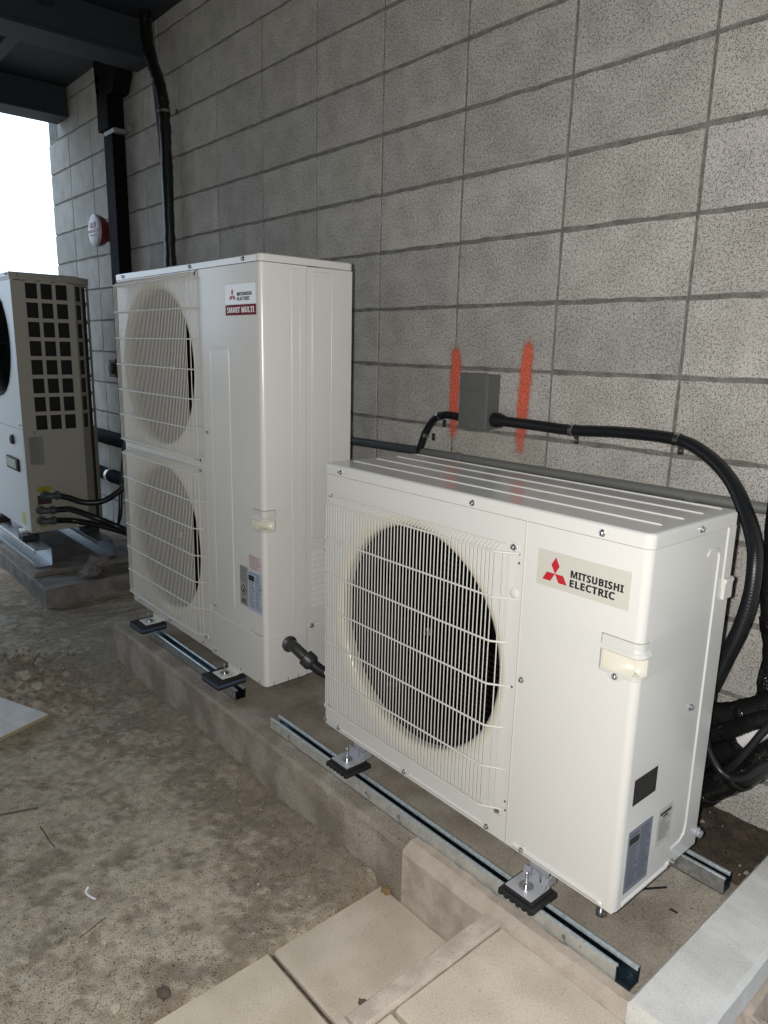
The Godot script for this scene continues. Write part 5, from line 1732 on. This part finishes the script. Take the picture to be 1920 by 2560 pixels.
func debris() -> void:
	var X := Vector3(-0.926, 0, 0.377)
	var b := MB.new()
	var t := thing("white_board", "white board lying on the soil at the left edge", "board", Vector3(-0.405, 0.016, 1.181))
	var u := X
	var w := Vector3(0.343, 0, 0.939)
	b.prism(Vector3.ZERO, u, w, Vector3.UP, PackedVector2Array([Vector2(0, 0), Vector2(0.9, 0), Vector2(0.9, 0.55), Vector2(0, 0.55)]), 0.0, 0.0125)
	part("core", b, M.board_edge, t)
	b = MB.new()
	b.prism(Vector3.ZERO, u, w, Vector3.UP, PackedVector2Array([Vector2(0.0005, 0.0005), Vector2(0.8995, 0.0005), Vector2(0.8995, 0.5495), Vector2(0.0005, 0.5495)]), 0.0125, 0.0150)
	part("face_sheet", b, M.board, t)
	# offcuts on the slab
	b = MB.new()
	b.box(Vector3.ZERO, Vector3(0.062, 0.003, 0.0055), 0.0008)
	var s := solo("tie_offcut", "long black offcut strip poking out from under the low unit", "offcut", b, M.rubber, "black offcuts on the slab")
	s.position = Vector3(1.519, 0.162, 0.448)
	s.rotation.y = 0.98
	b = MB.new()
	b.box(Vector3.ZERO, Vector3(0.017, 0.003, 0.005), 0.0008)
	s = solo("tie_offcut", "short black offcut lying alone on the slab near the coping", "offcut", b, M.rubber, "black offcuts on the slab")
	s.position = Vector3(1.582, 0.162, 0.4785)
	s.rotation.y = 0.08
	# on the soil
	b = MB.new()
	b.tube(curve([Vector3(-0.002, 0.008, 0.003), Vector3(0.008, 0.005, 0.012), Vector3(0.025, 0.004, 0.010), Vector3(0.043, 0.003, 0.002)], 5), 0.0028, 7)
	s = solo("plastic_scrap", "curled white plastic scrap on the soil", "scrap", b, M.scrap)
	s.position = Vector3(0.530, 0.006, 1.365)
	var tw := [[Vector3(0.668, 0.008, 1.436), Vector3(0.652, 0.012, 1.369), "short thin twig on the soil below the white scrap", 0.0014], [Vector3(0.08, 0.012, 1.46), Vector3(0.118, 0.014, 1.366), "dark stick lying on the soil at the lower left edge", 0.003], [Vector3(0.207, 0.012, 1.387), Vector3(0.319, 0.012, 1.383), "thin grey stick on the soil at lower left", 0.002], [Vector3(-1.65, 0.012, 0.91), Vector3(-1.53, 0.012, 0.89), "pale stalk on the soil before the far slab", 0.004], [Vector3(-0.90, 0.014, 1.10), Vector3(-1.0, 0.02, 1.04), "brown stalk in the churned soil by the white board", 0.003]]
	for q in tw:
		b = MB.new()
		var a: Vector3 = q[0]
		var e: Vector3 = q[1]
		b.tube(curve([a, a.lerp(e, 0.35) + Vector3(0.002, 0.001, 0.001), a.lerp(e, 0.7) + Vector3(-0.001, 0, 0.002), e], 4), q[3], 6, PackedFloat32Array())
		solo("twig", q[2], "twig", b, M.twig if q[3] < 0.0035 else M.chip, "twigs on the soil")
	var bigs := [[0.930, 1.353, 0.016, "round brown seed pod on the soil near the paving", M.twig], [0.900, 1.446, 0.015, "pale rounded stone on the soil at the bottom edge", M.pebble], [0.843, 1.430, 0.011, "grey-brown pebble left of the seed pod", M.chip], [0.716, 1.400, 0.009, "flat whitish pebble on the soil above the pale stone", M.pebble], [-0.829, 1.144, 0.030, "largest pale stone in the churned soil by the white board", M.pebble], [-0.70, 1.136, 0.026, "second pale stone in the churned soil by the white board", M.pebble], [1.245, 0.812, 0.010, "dark pebble added where the edging block face has a hole", M.twig], [1.221, 1.052, 0.011, "brown pebble on the lower paver against the border stone", M.twig], [1.012, 0.806, 0.014, "curled brown leaf in the corner by the edging block", M.leaf]]  # the dark pebble by the edging block stands in for a hole there
	for q in bigs:
		b = MB.new()
		rock(b, Vector3.ZERO, Vector3(q[2], q[2] * 0.6, q[2] * 0.8), int(q[0] * 50) + 60, 7, 11)
		s = solo("stone", q[3], "stone", b, q[4], "stones on the soil")
		s.position = Vector3(q[0], 0.010 if q[0] < 1.0 else 0.0175, q[1])
	# gravel and clods
	var rng := RandomNumberGenerator.new()
	rng.seed = 31
	for kind in [["pebbles", M.pebble, 520], ["clods", M.clod, 900]]:
		b = MB.new()
		rock(b, Vector3.ZERO, Vector3(1, 0.65, 0.85), 12, 4, 6)
		var mm := MultiMesh.new()
		mm.transform_format = MultiMesh.TRANSFORM_3D
		mm.mesh = b.mesh()
		mm.instance_count = kind[2]
		for i in kind[2]:
			var px := rng.randf_range(-2.2, 0.97)
			var pz := rng.randf_range(0.84, 1.75)
			var sz := 0.0012 + 0.0035 * pow(rng.randf(), 4.0)
			if kind[0] == "clods":
				sz = 0.0015 + 0.005 * pow(rng.randf(), 3.0)
				if i % 3 == 0:
					px = -0.75 + rng.randfn(0.0, 0.22)
					pz = 1.12 + rng.randfn(0.0, 0.09)
					sz *= 2.0
				elif i % 3 == 1:
					px = rng.randf_range(-0.7, 0.98)
					pz = 0.81 + absf(rng.randfn(0.0, 0.06))
			if px > 0.97: px = 0.9
			mm.set_instance_transform(i, Transform3D(Basis.from_euler(Vector3(rng.randf() * 0.6, rng.randf() * TAU, rng.randf() * 0.6)).scaled(Vector3.ONE * sz), Vector3(px, 0.004 + sz * 0.2, pz)))
		var o := MultiMeshInstance3D.new()
		o.name = kind[0]
		o.multimesh = mm
		o.material_override = kind[1]
		add_child(o)
		o.set_meta("kind", "stuff")
		o.set_meta("label", "small pale pebbles strewn over the bare soil" if kind[0] == "pebbles" else "crumbly brown soil clods strewn over the bare soil")
		o.set_meta("category", "pebbles" if kind[0] == "pebbles" else "soil")

func _ready() -> void:
	# camera
	var cam := Camera3D.new()
	cam.name = "camera"
	cam.fov = 70.66
	cam.near = 0.05
	cam.far = 900.0
	add_child(cam)
	cam.position = Vector3(2.1617, 1.3363, 1.8521)
	cam.rotation_order = EULER_ORDER_YXZ
	cam.rotation = Vector3(-0.2212, 0.8493, 0.0228)
	cam.current = true
	# white overcast daylight beyond the open end of the passage
	var env := Environment.new()
	env.background_mode = Environment.BG_SKY
	var sm := ProceduralSkyMaterial.new()
	sm.sky_top_color = Color(0.80, 0.90, 1.0)
	sm.sky_horizon_color = Color(0.86, 0.93, 1.0)
	sm.sky_curve = 0.15
	sm.ground_bottom_color = Color(0.25, 0.24, 0.22)
	sm.ground_horizon_color = Color(0.45, 0.45, 0.45)
	sm.energy_multiplier = 2.5
	sm.sun_angle_max = 1.0
	var sky := Sky.new()
	sky.sky_material = sm
	env.sky = sky
	env.tonemap_mode = Environment.TONE_MAPPER_LINEAR
	env.tonemap_exposure = 1.0
	env.sdfgi_enabled = true
	env.ssao_enabled = true
	env.ssil_enabled = true
	var we := WorldEnvironment.new()
	we.name = "world_environment"
	we.environment = env
	add_child(we)
	var sun := DirectionalLight3D.new()
	sun.name = "sun"
	sun.light_energy = 0.2
	sun.light_angular_distance = 12.0
	sun.light_color = Color(1.0, 0.97, 0.93)
	sun.shadow_enabled = true
	add_child(sun)
	sun.rotation_degrees = Vector3(-62, -75, 0)
	# the phone's flash, just beside the lens: its hard shadows lie close along the right of every edge
	var fl := OmniLight3D.new()
	fl.name = "camera_flash"
	fl.light_energy = 3.0
	fl.light_color = Color(1.0, 0.99, 0.972)
	fl.light_size = 0.006
	fl.omni_range = 40.0
	fl.omni_attenuation = 2.0
	fl.shadow_enabled = true
	add_child(fl)
	fl.position = cam.position + cam.basis * Vector3(-0.045, 0.008, 0.005)

	make_materials()
	ground()
	block_wall()
	canopy()
	surrounds()
	slabs()
	paving()
	front_unit()
	tall_unit()
	far_unit()
	rails()
	wall_services()
	far_services()
	debris()
